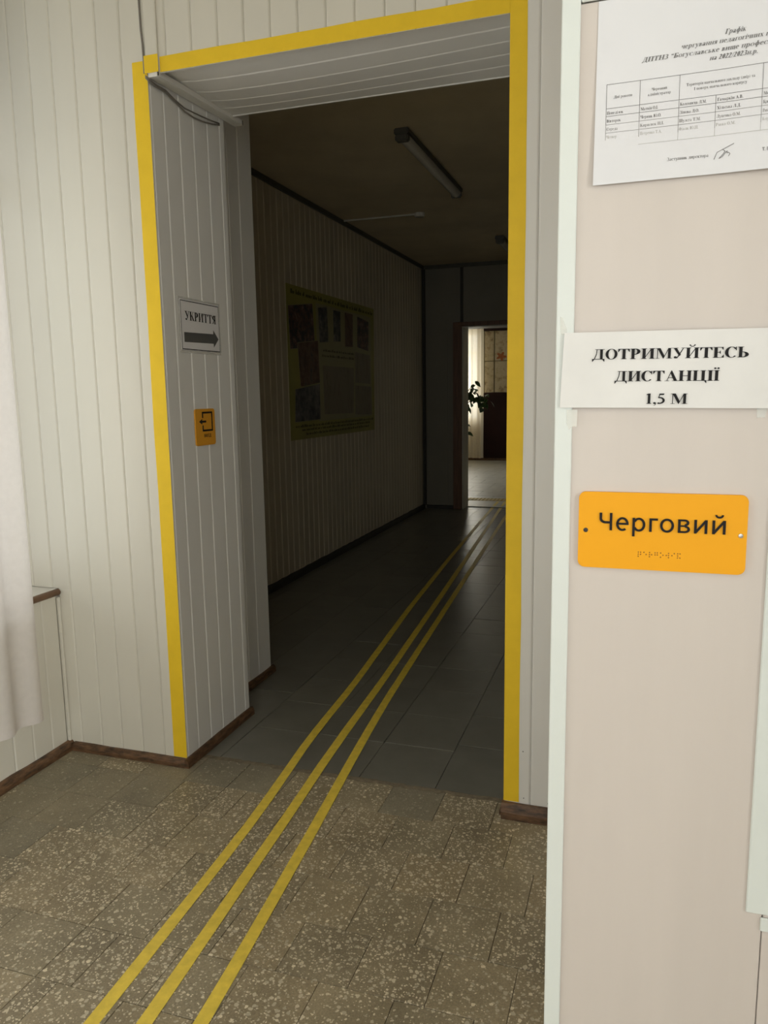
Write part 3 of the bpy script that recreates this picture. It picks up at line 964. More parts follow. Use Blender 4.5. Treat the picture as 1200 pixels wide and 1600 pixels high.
    if ch == 'Ю':
        return stem(0.10) + [rect(0.10, 0.46, 0.50, 0.53)] + arc_ring(0.76, 0.5, 0.34, 0.52, 0.34 - SW, 0.47, 0, 360, 28), 1.14
    if ch == 'Ф':
        return stem(0.34) + arc_ring(0.34 + SW / 2, 0.5, 0.40, 0.36, 0.40 - SW, 0.31, 0, 360, 28), 0.88
    if ch == 'Є':
        return serif_glyph('С')[0] + [rect(0.15, 0.47, 0.54, 0.53)], 0.78
    if ch == '0':
        return arc_ring(0.27, 0.5, 0.23, 0.51, 0.23 - SW, 0.46, 0, 360, 24), 0.54
    if ch == '2':
        return arc_ring(0.25, 0.74, 0.22, 0.27, 0.22 - SW, 0.22, -20, 165, 14) + [[(0.45, 0.66), (0.28, 0.70), (0.03, 0.03), (0.14, 0.03)], rect(0.03, 0.0, 0.50, 0.11)], 0.54
    if ch == '/':
        return [[(0.02, -0.05), (0.07, -0.05), (0.30, 1.05), (0.25, 1.05)]], 0.32
    if ch == '.':
        return [dot(0.12, 0.07, 0.085)], 0.26
    if ch in '()':
        a = arc_ring(0.42, 0.4, 0.36, 0.62, 0.28, 0.58, 115, 245, 12)
        return (a, 0.34) if ch == '(' else ([[(0.34 - x, y) for x, y in p] for p in a], 0.34)
    if ch in '“”':
        g = serif_glyph(',')[0]
        return ([[(0.24 - x + dx, 0.80 - y) for x, y in p] for dx in (0.0, 0.20) for p in g] if ch == '“' else [[(x + dx, y + 0.88) for x, y in p] for dx in (0.0, 0.20) for p in g]), 0.46
    # lower case: most Cyrillic letters keep the shape of their capital
    X_H = 0.68
    if ch == 'а':
        return arc_ring(0.22, 0.19, 0.20, 0.20, 0.20 - SW * 0.8, 0.155, 0, 360, 18) + [rect(0.34, 0.02, 0.34 + SW * 0.8, 0.48)] + arc_ring(0.24, 0.46, 0.10 + SW * 0.8, 0.22, 0.10, 0.17, 0, 150, 10) + [rect(0.34, 0.0, 0.42 + SW * 0.8, 0.05)], 0.58
    if ch == 'е':
        return arc_ring(0.27, 0.34, 0.25, 0.35, 0.25 - SW * 0.8, 0.30, 5, 315, 24) + [rect(0.06, 0.355, 0.515, 0.41)], 0.56
    if ch == 'р':
        return stem(0.08, SW * 0.8, -0.30, X_H) + arc_ring(0.32, 0.34, 0.27, 0.35, 0.27 - SW * 0.8, 0.30, -150, 150, 20), 0.64
    if ch == 'ф':
        return stem(0.33, SW * 0.8, -0.30, 1.0) + arc_ring(0.33 + SW * 0.4, 0.34, 0.33, 0.35, 0.33 - SW * 0.8, 0.30, 0, 360, 24), 0.80
    if ch == 'у':
        g, a = serif_glyph('У')
        return [[(x * 0.72, y - 0.32) for x, y in p] for p in g], a * 0.72
    if ch in 'ії':
        return stem(0.08, SW * 0.8, 0, X_H) + ([dot(0.08 + SW * 0.4, 0.90, 0.085)] if ch == 'і' else [dot(0.03, 0.88, 0.07), dot(0.21, 0.88, 0.07)]), 0.32
    if ch.lower() == ch and ch.upper() != ch:
        g, a = serif_glyph(ch.upper())
        return [[(x * 0.72, y * X_H) for x, y in p] for p in g], a * 0.72
    return [], 0.30


def serif_text(name, text, x0, x1, zb, h, y, m, parent, weight=0.13, slant=0.0):
    """a line of upper and lower case serif print fitted between x0 and x1"""
    global SW, TH
    keep = SW, TH
    SW, TH = weight, 0.055
    polys, adv = [], 0.0
    for ch in text:
        g, a = serif_glyph(ch)
        polys += [[(px_ + adv, py_) for px_, py_ in p] for p in g]
        adv += a + 0.03
    SW, TH = keep
    s = (x1 - x0) / adv
    bm = bmesh.new()
    for p in polys:
        bm.faces.new([bm.verts.new((x0 + a * s + b * h * slant, y, zb + b * h)) for a, b in p])
    return bm_obj(name, bm, m, parent)


def serif_line(name, text, x0, x1, zb, h, y, m, parent, thick=0.0, condense=True):
    """one line of the capitals between x0 and x1 on baseline zb, facing -y"""
    polys, adv = [], 0.0
    for ch in text:
        g, a = serif_glyph(ch)
        polys += [[(px_ + adv, py_) for px_, py_ in p] for p in g]
        adv += a
    s = (x1 - x0) / adv
    bm = bmesh.new()
    for k, p in enumerate(polys):
        yy = y - 0.0000004 * k
        bm.faces.new([bm.verts.new((x0 + a * s, yy, zb + b * h)) for a, b in p])
    return bm_obj(name, bm, m, parent)


def text_line(name, body, x0, x1, zb, capz, y, m, parent, shear=0.0, bold=0.0, extrude=0.0):
    """sans lettering fitted between x0 and x1, cap height capz - zb, facing -y; as mesh"""
    cu = bpy.data.curves.new(name, 'FONT')
    cu.body = body.replace('е', 'e')        # the Latin letter has the same shape and a clean outline
    cu.size = 1.0
    cu.shear = shear
    cu.extrude = extrude
    tmp = bpy.data.objects.new('tmp_text', cu)
    COL.objects.link(tmp)
    dg = bpy.context.evaluated_depsgraph_get()
    me = bpy.data.meshes.new_from_object(tmp.evaluated_get(dg))
    bpy.data.objects.remove(tmp)
    xs = [v.co.x for v in me.vertices]
    if not xs:
        return None
    lo, hi = min(xs), max(xs)
    s = (x1 - x0) / (hi - lo)
    k = (capz - zb) / 0.70
    for v in me.vertices:
        x, yv, z = v.co
        v.co = (x0 + (x - lo) * s, y - z * (1.0 if extrude else 0.0), zb + yv * k)
    if bold:
        bm = bmesh.new()
        bm.from_mesh(me)
        d = bmesh.ops.duplicate(bm, geom=bm.verts[:] + bm.edges[:] + bm.faces[:])
        for v in d['geom']:
            if isinstance(v, bmesh.types.BMVert):
                v.co.x += bold * (capz - zb)
        bm.to_mesh(me)
        bm.free()
    me.materials.clear()
    me.materials.append(m)
    return link(bpy.data.objects.new(name, me), parent)


def sans_glyph(ch):
    """humanist sans letters, x-height 0.74 of cap height; polygons and advance"""
    w, xh = 0.125, 0.76
    if ch == 'Ч':
        return arc_ring(0.42, 0.66, 0.31, 0.27, 0.31 - w, 0.27 - w, 180, 270, 10) + [rect(0.11, 0.66, 0.11 + w, 1), rect(0.42, 0.39, 0.66, 0.39 + w), rect(0.62, 0, 0.62 + w, 1)], 0.87
    if ch == 'е':
        return arc_ring(0.38, xh / 2, 0.31, xh / 2 + 0.015, 0.31 - w, xh / 2 + 0.015 - w * 0.9, 4, 308, 30) + [rect(0.11, 0.345, 0.688, 0.345 + w * 0.85)], 0.76
    if ch == 'р':
        return [rect(0.11, -0.30, 0.11 + w, xh)] + arc_ring(0.43, xh / 2, 0.31, xh / 2 + 0.015, 0.31 - w, xh / 2 + 0.015 - w * 0.9, -150, 150, 30), 0.82
    if ch == 'г':
        return [rect(0.11, 0, 0.11 + w, xh), rect(0.11, xh - w * 0.9, 0.52, xh)], 0.55
    if ch == 'о':
        return arc_ring(0.41, xh / 2, 0.335, xh / 2 + 0.015, 0.335 - w, xh / 2 + 0.015 - w * 0.9, 0, 360, 36), 0.82
    if ch == 'в':
        a = arc_ring(0.42, 0.575, 0.22, 0.185, 0.22 - w, 0.185 - w * 0.8, -90, 90, 12) + arc_ring(0.43, 0.205, 0.255, 0.205, 0.255 - w, 0.205 - w * 0.8, -90, 90, 12)
        return a + [rect(0.11, 0, 0.11 + w, xh), rect(0.11, xh - w * 0.8, 0.421, xh), rect(0.11, 0, 0.431, w * 0.8), rect(0.11, 0.352, 0.431, 0.43)], 0.76
    if ch in 'ий':
        p = [rect(0.11, 0, 0.11 + w, xh), rect(0.60, 0, 0.60 + w, xh), [(0.22, 0.0), (0.22, 0.20), (0.61, xh), (0.61, xh - 0.20)]]
        if ch == 'й':
            p += arc_ring(0.42, 1.07, 0.20, 0.19, 0.20 - w * 0.75, 0.19 - w * 0.75, 180, 360, 12)
        return p, 0.84
    return [], 0.4


def raised_word(text, x0, x1, zb, h, yb, yf, m, parent):
    """raised letters standing out from yb to yf, each letter a part"""
    gl = [sans_glyph(c) for c in text]
    s = (x1 - x0) / (sum(a for _, a in gl) - 0.20)
    x = x0 - 0.10 * s
    for polys, adv in gl:
        bm = bmesh.new()
        for k, p in enumerate(polys):
            extrude_poly(bm, [(x + a * s, zb + b * h) for a, b in p], yb, yf - 0.00001 * (k % 7))
        bm_obj('letter', bm, m, parent)
        x += adv * s


BR = {'ч': '12345', 'е': '15', 'р': '1235', 'г': '1245', 'о': '135', 'в': '2456', 'и': '24', 'й': '12346', 'х': '125', 'і': '13456', 'д': '145'}


def braille(text, x0, z0, cell, dotp, r, y, m, parent):
    bm = bmesh.new()
    for i, ch in enumerate(text):
        for d in BR[ch]:
            n = int(d) - 1
            x = x0 + i * cell + (n // 3) * dotp
            z = z0 - (n % 3) * dotp
            ring = [bm.verts.new((x + r * math.cos(k * math.pi / 3), y, z + r * math.sin(k * math.pi / 3))) for k in range(6)]
            top = bm.verts.new((x, y - r * 0.8, z))
            for k in range(6):
                bm.faces.new((ring[k], ring[(k + 1) % 6], top))
    o = bm_obj('braille_dots', bm, m, parent)
    o['kind'] = 'stuff'
    return o


# ------------------------------------------------------------------ duty plate on the partition
t = thing('duty_plate', 'orange rounded plate with raised black lettering Черговий on the beige partition', 'sign', (1.689, PY, 1.272))
X, Z = 1.689, 1.272
bm = bmesh.new()
extrude_poly(bm, round_rect(1.5885 - X, 1.7885 - X, 1.2225 - Z, 1.3215 - Z, 0.0085), -0.0045, -0.0002)
bmesh.ops.bevel(bm, geom=[e for e in bm.edges if all(v.co.y < -0.004 for v in e.verts)], offset=0.0006, segments=2, affect='EDGES')
bm_obj('plate', bm, M['orange'], t)
raised_word('Черговий', 1.6145 - X, 1.7645 - X, 1.2725 - Z, 0.0224, -0.0044, -0.0062, M['ink'], t)
braille('черговий', 1.6635 - X, 1.2455 - Z, 0.0067, 0.0027, 0.0009, -0.0045, M['braille'], t)
for x, m, nm in ((1.5978, M['hole'], 'dark recessed screw'), (1.7815, M['metal'], 'steel screw head')):
    bm = bmesh.new()
    n = 14
    prof = [(0.0030, -0.0045), (0.0026, -0.0054), (0.0012, -0.0056), (0.0010, -0.0050)]
    rings = [[bm.verts.new((x - X + r * math.cos(2 * math.pi * k / n), yy, 1.2715 - Z + r * math.sin(2 * math.pi * k / n))) for k in range(n)] for r, yy in prof]
    for i in range(3):
        for k in range(n):
            bm.faces.new((rings[i][k], rings[i][(k + 1) % n], rings[i + 1][(k + 1) % n], rings[i + 1][k]))
    bm.faces.new(rings[3])
    o = bm_obj('screw', bm, m, t)
    o['label'] = nm

# ------------------------------------------------------------------ distance notice (paper strip, stuck on with clear tape)
t = thing('distance_notice', 'white paper strip notice in bold black serif capitals asking to keep distance, taped to partition', 'notice', (1.690, PY, 1.472), (0, math.radians(0.75), 0))
X, Z = 1.690, 1.472
n = 26
vs, fs = [], []
for j in range(9):
    for i in range(n + 1):
        u, v = i / n, j / 8
        x = 1.5655 + (1.862 - 1.5655) * u - 0.003 * (1 - v) * (1 - u)
        z = 1.4275 + (1.5205 - 1.4275) * v
        yy = -0.0068 - 0.0006 * math.sin(11 * u + 3 * v) - 0.0004 * math.sin(23 * u - 5 * v)
        vs.append((x - X, yy, z - Z))
sheet_obj('sheet', vs, n, 8, 0.0003, M['paper_film'], t)
yy = -0.0080
serif_line('lettering', 'ДОТРИМУЙТЕСЬ', 1.5995 - X, 1.7795 - X, 1.4870 - Z, 0.0124, yy, M['ink'], t)
serif_line('lettering', 'ДИСТАНЦІЇ', 1.6275 - X, 1.7485 - X, 1.4600 - Z, 0.0124, yy, M['ink'], t)
serif_line('lettering', '1,5 М', 1.6655 - X, 1.7145 - X, 1.4325 - Z, 0.0124, yy, M['ink'], t)


def film_piece(label, pts, y):
    bm = bmesh.new()
    cx = sum(p[0] for p in pts) / len(pts)
    cz = sum(p[1] for p in pts) / len(pts)
    extrude_poly(bm, [(a - cx, b - cz) for a, b in pts], -0.0003, 0)
    o = bm_obj('adhesive_tape', bm, M['film'])
    o.location = (cx, y, cz)
    return tag(o, label, 'tape')


film_piece('torn clear tape end under the left end of the distance notice', [(1.5705, 1.4262), (1.584, 1.4262), (1.5835, 1.4045), (1.579, 1.4052), (1.5765, 1.4035), (1.574, 1.4005), (1.5708, 1.409)], PY - 0.0042)
film_piece('torn clear tape curl on the corner post above the distance notice', [(1.5605, 1.5425), (1.563, 1.541), (1.5685, 1.5265), (1.569, 1.5205), (1.561, 1.5205)], PY - 0.0042)
film_piece('small clear tape end under the right end of the distance notice', [(1.7915, 1.4262), (1.8035, 1.4262), (1.8005, 1.4145), (1.7975, 1.4155), (1.7925, 1.4145)], PY - 0.0002)

# ------------------------------------------------------------------ duty schedule sheet
t = thing('schedule_sheet', 'white sheet with a printed duty timetable pinned high on the beige partition', 'paper', (1.745, PY, 1.90))
X, Z = 1.745, 1.90


def sheet_y(u, v):
    """how far the sheet stands off the partition: it lifts over the joint strip and curls at the bottom"""
    k = min(1.0, max(0.0, (u - 0.38) / 0.30))
    return -0.0008 - 0.0034 * k * k * (3 - 2 * k) - 0.0045 * (1 - v) ** 2 * (0.6 + 0.4 * abs(1 - 2 * u)) - 0.001 * math.sin(4 * u) * (1 - v)


vs, fs = [], []
for j in range(11):
    for i in range(13):
        u, v = i / 12, j / 10
        x = 1.5962 + 0.297 * u + 0.0015 * v
        z = 1.6955 + 0.2065 * v
        yy = sheet_y(u, v)
        vs.append((x - X, yy, z - Z))
sheet_obj('sheet', vs, 12, 10, 0.0002, M['paper'], t)


def on_sheet(o):
    """lay a flat print onto the curved sheet"""
    for vtx in o.data.vertices:
        u = min(1, max(0, (vtx.co.x + X - 1.5962) / 0.297))
        v = min(1, max(0, (vtx.co.z + Z - 1.6955) / 0.2065))
        vtx.co.y = sheet_y(u, v) - 0.00045
    return o


def line_text(body, x0, x1, zb, cap, m, shear=0.0, bold=0.0):
    on_sheet(serif_text('lettering', body, x0 - X, x1 - X, zb - Z, cap, 0, m, t, 0.10 + bold, shear))


line_text('Графік', 1.7365, 1.7580, 1.8455, 0.0052, M['ink_soft'], 0.28, 0.09)
line_text('чергування педагогічних працівників', 1.6905, 1.8190, 1.8368, 0.0050, M['ink_soft'], 0.28, 0.09)
line_text('ДПТНЗ “Богуславське вище професійне училище”', 1.6480, 1.8330, 1.8282, 0.0050, M['ink_soft'], 0.28, 0.09)
line_text('на 2022/2023н.р.', 1.7215, 1.7715, 1.8200, 0.0050, M['ink_soft'], 0.28, 0.09)
# table rules, dark where the printer had ink and paler towards the bottom
bars = []
LW = 0.00045
tcols = [1.6092, 1.6470, 1.6905, 1.7778, 1.8650]
zr = [1.8085, 1.7815, 1.7728, 1.7633, 1.7540]
for z in zr[:3]:
    bars.append((1.6092, 1.8650, z, z + LW)) if z != zr[1] else bars.append((1.6092, 1.8650, z, z + LW))
for x in tcols:
    bars.append((x, x + LW, 1.7633, 1.8085))
bars.append((1.7300, 1.7300 + LW, 1.7633, 1.7815))


def bar_mesh(lst, m):
    bm = bmesh.new()
    for a, b, c, d in lst:
        nn = max(1, int(max(b - a, d - c) / 0.012))
        if b - a > d - c:
            for i in range(nn):
                p, q = a + (b - a) * i / nn, a + (b - a) * (i + 1) / nn
                bm.faces.new([bm.verts.new((x - X, 0, z - Z)) for x, z in ((p, c), (q, c), (q, d), (p, d))])
        else:
            for i in range(nn):
                p, q = c + (d - c) * i / nn, c + (d - c) * (i + 1) / nn
                bm.faces.new([bm.verts.new((x - X, 0, z - Z)) for x, z in ((a, p), (b, p), (b, q), (a, q))])
    on_sheet(bm_obj('table_rules', bm, m, t))


bar_mesh(bars, M['ink_soft'])
bar_mesh([(1.6092, 1.8650, zr[3], zr[3] + LW), (1.6092, 1.8650, zr[4], zr[4] + LW)] + [(x, x + LW, 1.7460, 1.7633) for x in tcols + [1.7300]], M['ink_mid'])
bar_mesh([(1.6470, 1.8650, 1.7373, 1.7373 + LW)] + [(x, x + LW, 1.7373, 1.7460) for x in tcols[2:] + [1.7300]], M['ink_pale'])
line_text('Дні роботи', 1.6175, 1.6385, 1.7925, 0.0031, M['ink_soft'], 0.1, 0.04)
line_text('Черговий', 1.6602, 1.6772, 1.7955, 0.0031, M['ink_soft'], 0, 0.04)
line_text('адміністратор', 1.6560, 1.6815, 1.7902, 0.0031, M['ink_soft'], 0, 0.04)
line_text('Територія навчального закладу (двір) та', 1.6980, 1.7702, 1.7955, 0.0031, M['ink_soft'], 0, 0.04)
line_text('1 поверх навчального корпусу', 1.7062, 1.7620, 1.7902, 0.0031, M['ink_soft'], 0, 0.04)
rowz = [1.7750, 1.7660, 1.7568, 1.7478]
cells = [
    (M['ink_soft'], ('Понеділок', 1.6104, 1.6290), ('Матвій О.І.', 1.6485, 1.6680), ('Коломиєць Л.М.', 1.6920, 1.7205), ('Гамаркін А.В.', 1.7318, 1.7590), ('Мих', 1.7795, 1.7862)),
    (M['ink_soft'], ('Вівторок', 1.6104, 1.6265), ('Черняк Ю.О.', 1.6485, 1.6720), ('Зінова Л.О.', 1.6920, 1.7130), ('Хільська Л.Д.', 1.7318, 1.7570), ('Крил', 1.7795, 1.7872)),
    (M['ink_mid'], ('Середа', 1.6104, 1.6232), ('Кирилюк П.І.', 1.6485, 1.6750), ('Шулєга Т.М.', 1.6915, 1.7150), ('Луценко О.М.', 1.7318, 1.7570), ('Рибак', 1.7795, 1.7882)),
    (M['ink_pale'], ('Четвер', 1.6104, 1.6225), ('Петренко Т.А.', 1.6485, 1.6730), ('Фіалк Ю.П.', 1.6915, 1.7130), ('Рябко О.М.', 1.7312, 1.7520), ('Капус', 1.7795, 1.7880)),
]
for (m, *cs), z in zip(cells, rowz):
    for body, a, b in cs:
        line_text(body, a, b, z, 0.0034, m, 0, 0.04)
line_text('Заступник директора', 1.6800, 1.7252, 1.7152, 0.0036, M['ink_soft'], 0, 0.03)
line_text('Т. П', 1.7810, 1.7885, 1.7152, 0.0036, M['ink_soft'], 0, 0.03)
bm = bmesh.new()
sig = [(1.7310, 1.7115), (1.7340, 1.7190), (1.7420, 1.7225), (1.7515, 1.7268)], [(1.7395, 1.7218), (1.7425, 1.7195), (1.7405, 1.7165), (1.7372, 1.7130), (1.7362, 1.7118), (1.7395, 1.7135), (1.7430, 1.7178), (1.7448, 1.7195), (1.7445, 1.7170), (1.7462, 1.7178), (1.7478, 1.7160), (1.7462, 1.7135)]
for s in sig:
    for (a, b), (c, d) in zip(s[:-1], s[1:]):
        dx, dz = c - a, d - b
        L = math.hypot(dx, dz)
        nx, nz = -dz / L * 0.0003, dx / L * 0.0003
        bm.faces.new([bm.verts.new((p - X, 0, q - Z)) for p, q in ((a - nx, b - nz), (c - nx, d - nz), (c + nx, d + nz), (a + nx, b + nz))])
on_sheet(bm_obj('signature', bm, M['ink_soft'], t))

# ------------------------------------------------------------------ jamb signs (local x runs along +y, facing +x)
t = thing('shelter_sign', 'white paper sign УКРИТТЯ with thick grey arrow on the doorway jamb', 'sign', (0.0, 0.262, 1.63), (0, 0, H90))
Y0, Z0 = 0.262, 1.63
boxes('film', [((0.110 - Y0, -0.0008, 1.618 - Z0), (0.412 - Y0, -0.0001, 1.826 - Z0))], M['film'], t)
boxes('sheet', [((0.118 - Y0, -0.0016, 1.628 - Z0), (0.404 - Y0, -0.0009, 1.818 - Z0))], M['paper_grey'], t)
bm = bmesh.new()
for a, b, c, d in ((0.122, 0.401, 1.811, 1.814), (0.122, 0.401, 1.630, 1.6335), (0.122, 0.1245, 1.630, 1.814), (0.3985, 0.401, 1.630, 1.814)):
    bm.faces.new([bm.verts.new((p - Y0, -0.0020, q - Z0)) for p, q in ((a, c), (b, c), (b, d), (a, d))])
bm_obj('border', bm, M['ink'], t)
SW, TH = 0.25, 0.085
serif_line('lettering', 'УКРИТТЯ', 0.150 - Y0, 0.379 - Y0, 1.7415 - Z0, 0.0335, -0.0021, M['ink'], t)
SW, TH = 0.205, 0.055
bm = bmesh.new()
bm.faces.new([bm.verts.new((p - Y0, -0.0021, q - Z0)) for p, q in ((0.139, 1.658), (0.352, 1.6625), (0.353, 1.647), (0.392, 1.682), (0.353, 1.717), (0.352, 1.7005), (0.139, 1.695))])
bm_obj('arrow', bm, M['arrow'], t)

t = thing('exit_plate', 'small orange plate with raised black exit pictogram on the doorway jamb', 'sign', (0.0, 0.252, 1.258), (0, 0, H90))
Y0, Z0 = 0.252, 1.258
bm = bmesh.new()
extrude_poly(bm, round_rect(0.181 - Y0, 0.327 - Y0, 1.257 - Z0, 1.402 - Z0, 0.010), -0.0050, -0.0002)
bmesh.ops.bevel(bm, geom=[e for e in bm.edges if all(v.co.y < -0.0045 for v in e.verts)], offset=0.0008, segments=2, affect='EDGES')
bm_obj('plate', bm, M['orange_edge'], t)
boxes('door_symbol', [((a - Y0, -0.0062, c - Z0), (b - Y0, -0.0049, d - Z0)) for a, b, c, d in
                      ((0.230, 0.307, 1.3835, 1.3905), (0.230, 0.307, 1.3125, 1.3195), (0.300, 0.307, 1.3195, 1.3835), (0.230, 0.237, 1.366, 1.3835), (0.230, 0.237, 1.3195, 1.337))], M['ink'], t)
bm = bmesh.new()
extrude_poly(bm, [(p - Y0, q - Z0) for p, q in ((0.258, 1.3475), (0.258, 1.3555), (0.228, 1.3555), (0.228, 1.3625), (0.207, 1.3515), (0.228, 1.3405), (0.228, 1.3475))], -0.0062, -0.0049)
bm_obj('exit_arrow', bm, M['ink'], t)
text_line('lettering', 'ВИХІД', 0.240 - Y0, 0.292 - Y0, 1.289 - Z0, 1.3015 - Z0, -0.0053, M['ink'], t, extrude=0.0004)
braille('вихід', 0.249 - Y0, 1.2775 - Z0, 0.0067, 0.0027, 0.0009, -0.0050, M['orange_edge'], t)

# ------------------------------------------------------------------ yellow marking tape round the doorway
def tape_on_front(name, pts_in, pts_out, label, y=-0.0009):
    vs, fs = [], []
    n = len(pts_in)
    for yy in (y, y + 0.0005):
        for (a, b), (c, d) in zip(pts_in, pts_out):
            vs += [(a, yy, b), (c, yy, d)]
    k = 2 * n
    for i in range(n - 1):
        a = 2 * i
        fs.append((a, a + 1, a + 3, a + 2))
        fs.append((k + a, k + a + 2, k + a + 3, k + a + 1))
        fs.append((a, a + 2, k + a + 2, k + a))
        fs.append((a + 1, k + a + 1, k + a + 3, a + 3))
    fs += [(0, k, k + 1, 1), (k - 2, k - 1, 2 * k - 1, 2 * k - 2)]
    o = mesh_obj(name, vs, fs, M['yellow'])
    return tag(o, label, 'tape', 'yellow tape round the doorway')


zz = [0.034 + (2.603 - 0.034) * i / 12 for i in range(13)]
wob = random.Random(5)
tape_on_front('marking_tape', [(0.0 - 0.0005, z) for z in zz], [(-0.060 + wob.uniform(-0.0015, 0.0015), z) for z in zz], 'yellow tape strip running up the left edge of the doorway')
xx = [0.052 + (W - 0.052) * i / 10 for i in range(11)]
tape_on_front('marking_tape', [(x, H + 0.001) for x in xx], [(x, H + 0.051 + wob.uniform(-0.0015, 0.0015)) for x in xx], 'yellow tape strip along the top edge of the doorway')
zz = [0.058 + (2.608 - 0.058) * i / 12 for i in range(13)]
tape_on_front('marking_tape', [(W - 0.0006, z) for i, z in enumerate(zz)], [(W + 0.0515 + wob.uniform(-0.0012, 0.0012), z) for z in zz], 'yellow tape strip running up the right edge of the doorway')
# the tape end wrapped over the trunking at the top left corner
o = boxes('marking_tape', [((-0.006, -0.0090, H + 0.001), (0.0500, -0.0081, H + 0.058))], M['yellow'], bevel=0.0003)
tag(o, 'short yellow tape piece wrapped over the trunking at the top left corner', 'tape', 'yellow tape round the doorway')

# ------------------------------------------------------------------ cable trunking and cables
t = thing('wall_trunking', 'white square cable trunking rising on the wall above the doorway corner', 'trunking', (0.022, -0.001, H + 0.002))
boxes('channel', [((-0.0215, -0.0060, 0), (0.0265, 0, CZ - H - 0.004))], M['plank'], t, bevel=0.001)
boxes('cover', [((-0.0185, -0.0068, 0.001), (0.0235, -0.0061, CZ - H - 0.004))], M['plank'], t)
t = thing('soffit_trunking', 'white square cable trunking fixed under the doorway soffit at the left jamb', 'trunking', (0.026, -0.006, 2.557))
tl = 0.605
bm = bmesh.new()
add_box(bm, (-0.020, 0.0, -0.012), (0.017, tl, 0.010))
for v in bm.verts:
    v.co.z += 0.023 * v.co.y / tl
bmesh.ops.bevel(bm, geom=bm.edges[:], offset=0.0012, segments=1, affect='EDGES')
bm_obj('channel', bm, M['pvc'], t)
for y0, dz in ((0.0005, 0.001), (tl - 0.004, 0.023)):
    boxes('end_gap', [((0.0172, y0, -0.010 + dz), (0.0202, y0 + 0.004, 0.006 + dz))], M['hole'], t)
bm = bmesh.new()
add_box(bm, (0.0172, 0.006, -0.0105), (0.0200, tl - 0.006, 0.0085))
for v in bm.verts:
    v.co.z += 0.023 * v.co.y / tl
bm_obj('cover', bm, M['pvc'], t)
bm = bmesh.new()
add_tube(bm, [(-0.016, -0.004, CZ - 0.003), (-0.0155, -0.004, 2.80), (-0.014, -0.004, 2.70), (-0.010, -0.005, 2.655), (-0.0095, -0.004, 2.610), (-0.008, -0.006, 2.560)], 0.0035, 8)
o = bm_obj('riser_cable', bm, M['cable'], None, True)
tag(o, 'dark cable coming down the wall joint above the doorway corner', 'cable')
bm = bmesh.new()
for dz, r in ((0.0, 0.003), (0.006, 0.0026)):
    add_tube(bm, [(-0.002, -0.010, 2.545 + dz), (0.006, -0.004, 2.535 + dz), (0.007, 0.03, 2.531 + dz), (0.007, 0.096, 2.532 + dz), (0.007, 0.155, 2.519 + dz), (0.007, 0.217, 2.505 + dz * 2), (0.007, 0.276, 2.503 + dz * 3), (0.007, 0.337, 2.508 + dz * 3), (0.007, 0.41, 2.521 + dz * 2), (0.007, 0.47, 2.535 + dz)], r, 8)
o = bm_obj('sagging_cable', bm, M['cable'], None, True)
tag(o, 'thin dark cables sagging under the trunking on the left jamb', 'cable')

# ------------------------------------------------------------------ floor guide tapes
def floor_tape(pts, w, label):
    from bisect import bisect
    # resample finely, keep the small kinks
    P = [Vector((a, b, 0)) for a, b in pts]
    vs, fs = [], []
    seq = []
    for p, q in zip(P[:-1], P[1:]):
        n = max(2, int((q - p).length / 0.15))
        seq += [p.lerp(q, i / n) for i in range(n)]
    seq.append(P[-1])
    rr = random.Random(label)
    # soften the corners
    for _ in range(2):
        seq = [seq[0]] + [(seq[i - 1] + seq[i] * 2 + seq[i + 1]) / 4 for i in range(1, len(seq) - 1)] + [seq[-1]]
    n = len(seq)
    for zz in (0.0016, 0.0004):
        for i, p in enumerate(seq):
            d = (seq[min(i + 1, n - 1)] - seq[max(i - 1, 0)]).normalized()
            s = Vector((d.y, -d.x, 0)) * (w / 2) * (1 + rr.uniform(-0.03, 0.03))
            j = Vector((rr.uniform(-0.0008, 0.0008), 0, 0)) if zz > 0.001 else Vector()
            vs += [p - s + j + Vector((0, 0, zz)), p + s + j + Vector((0, 0, zz))]
    k = 2 * n
    for i in range(n - 1):
        a = 2 * i
        fs += [(a, a + 1, a + 3, a + 2), (k + a, k + a + 2, k + a + 3, k + a + 1), (a, a + 2, k + a + 2, k + a), (a + 1, k + a + 1, k + a + 3, a + 3)]
    fs += [(0, k, k + 1, 1), (k - 2, k - 1, 2 * k - 1, 2 * k - 2)]
    return tag(mesh_obj('floor_tape', vs, fs, M['yellow_floor']), label, 'tape', 'yellow guide lines on the floor')


floor_tape([(0.575, -3.4), (0.485, -1.174), (0.460, -0.665), (0.428, -0.142), (0.371, 0.295), (0.340, 0.905), (0.211, 2.412), (0.107, 3.963), (-0.06, 6.912), (-0.10, 7.66)], 0.036, 'leftmost of the three yellow guide tapes on the floor')
floor_tape([(0.720, -3.4), (0.606, -1.136), (0.569, -0.631), (0.536, -0.155), (0.499, 0.302), (0.464, 0.983), (0.340, 2.795), (0.045, 6.929), (0.0, 7.66)], 0.037, 'middle one of the three yellow guide tapes on the floor')
floor_tape([(0.870, -3.4), (0.733, -1.096), (0.692, -0.624), (0.651, -0.165), (0.612, 0.191), (0.557, 0.802), (0.445, 2.558), (0.212, 6.309), (0.15, 7.66)], 0.036, 'rightmost of the three yellow guide tapes on the floor')

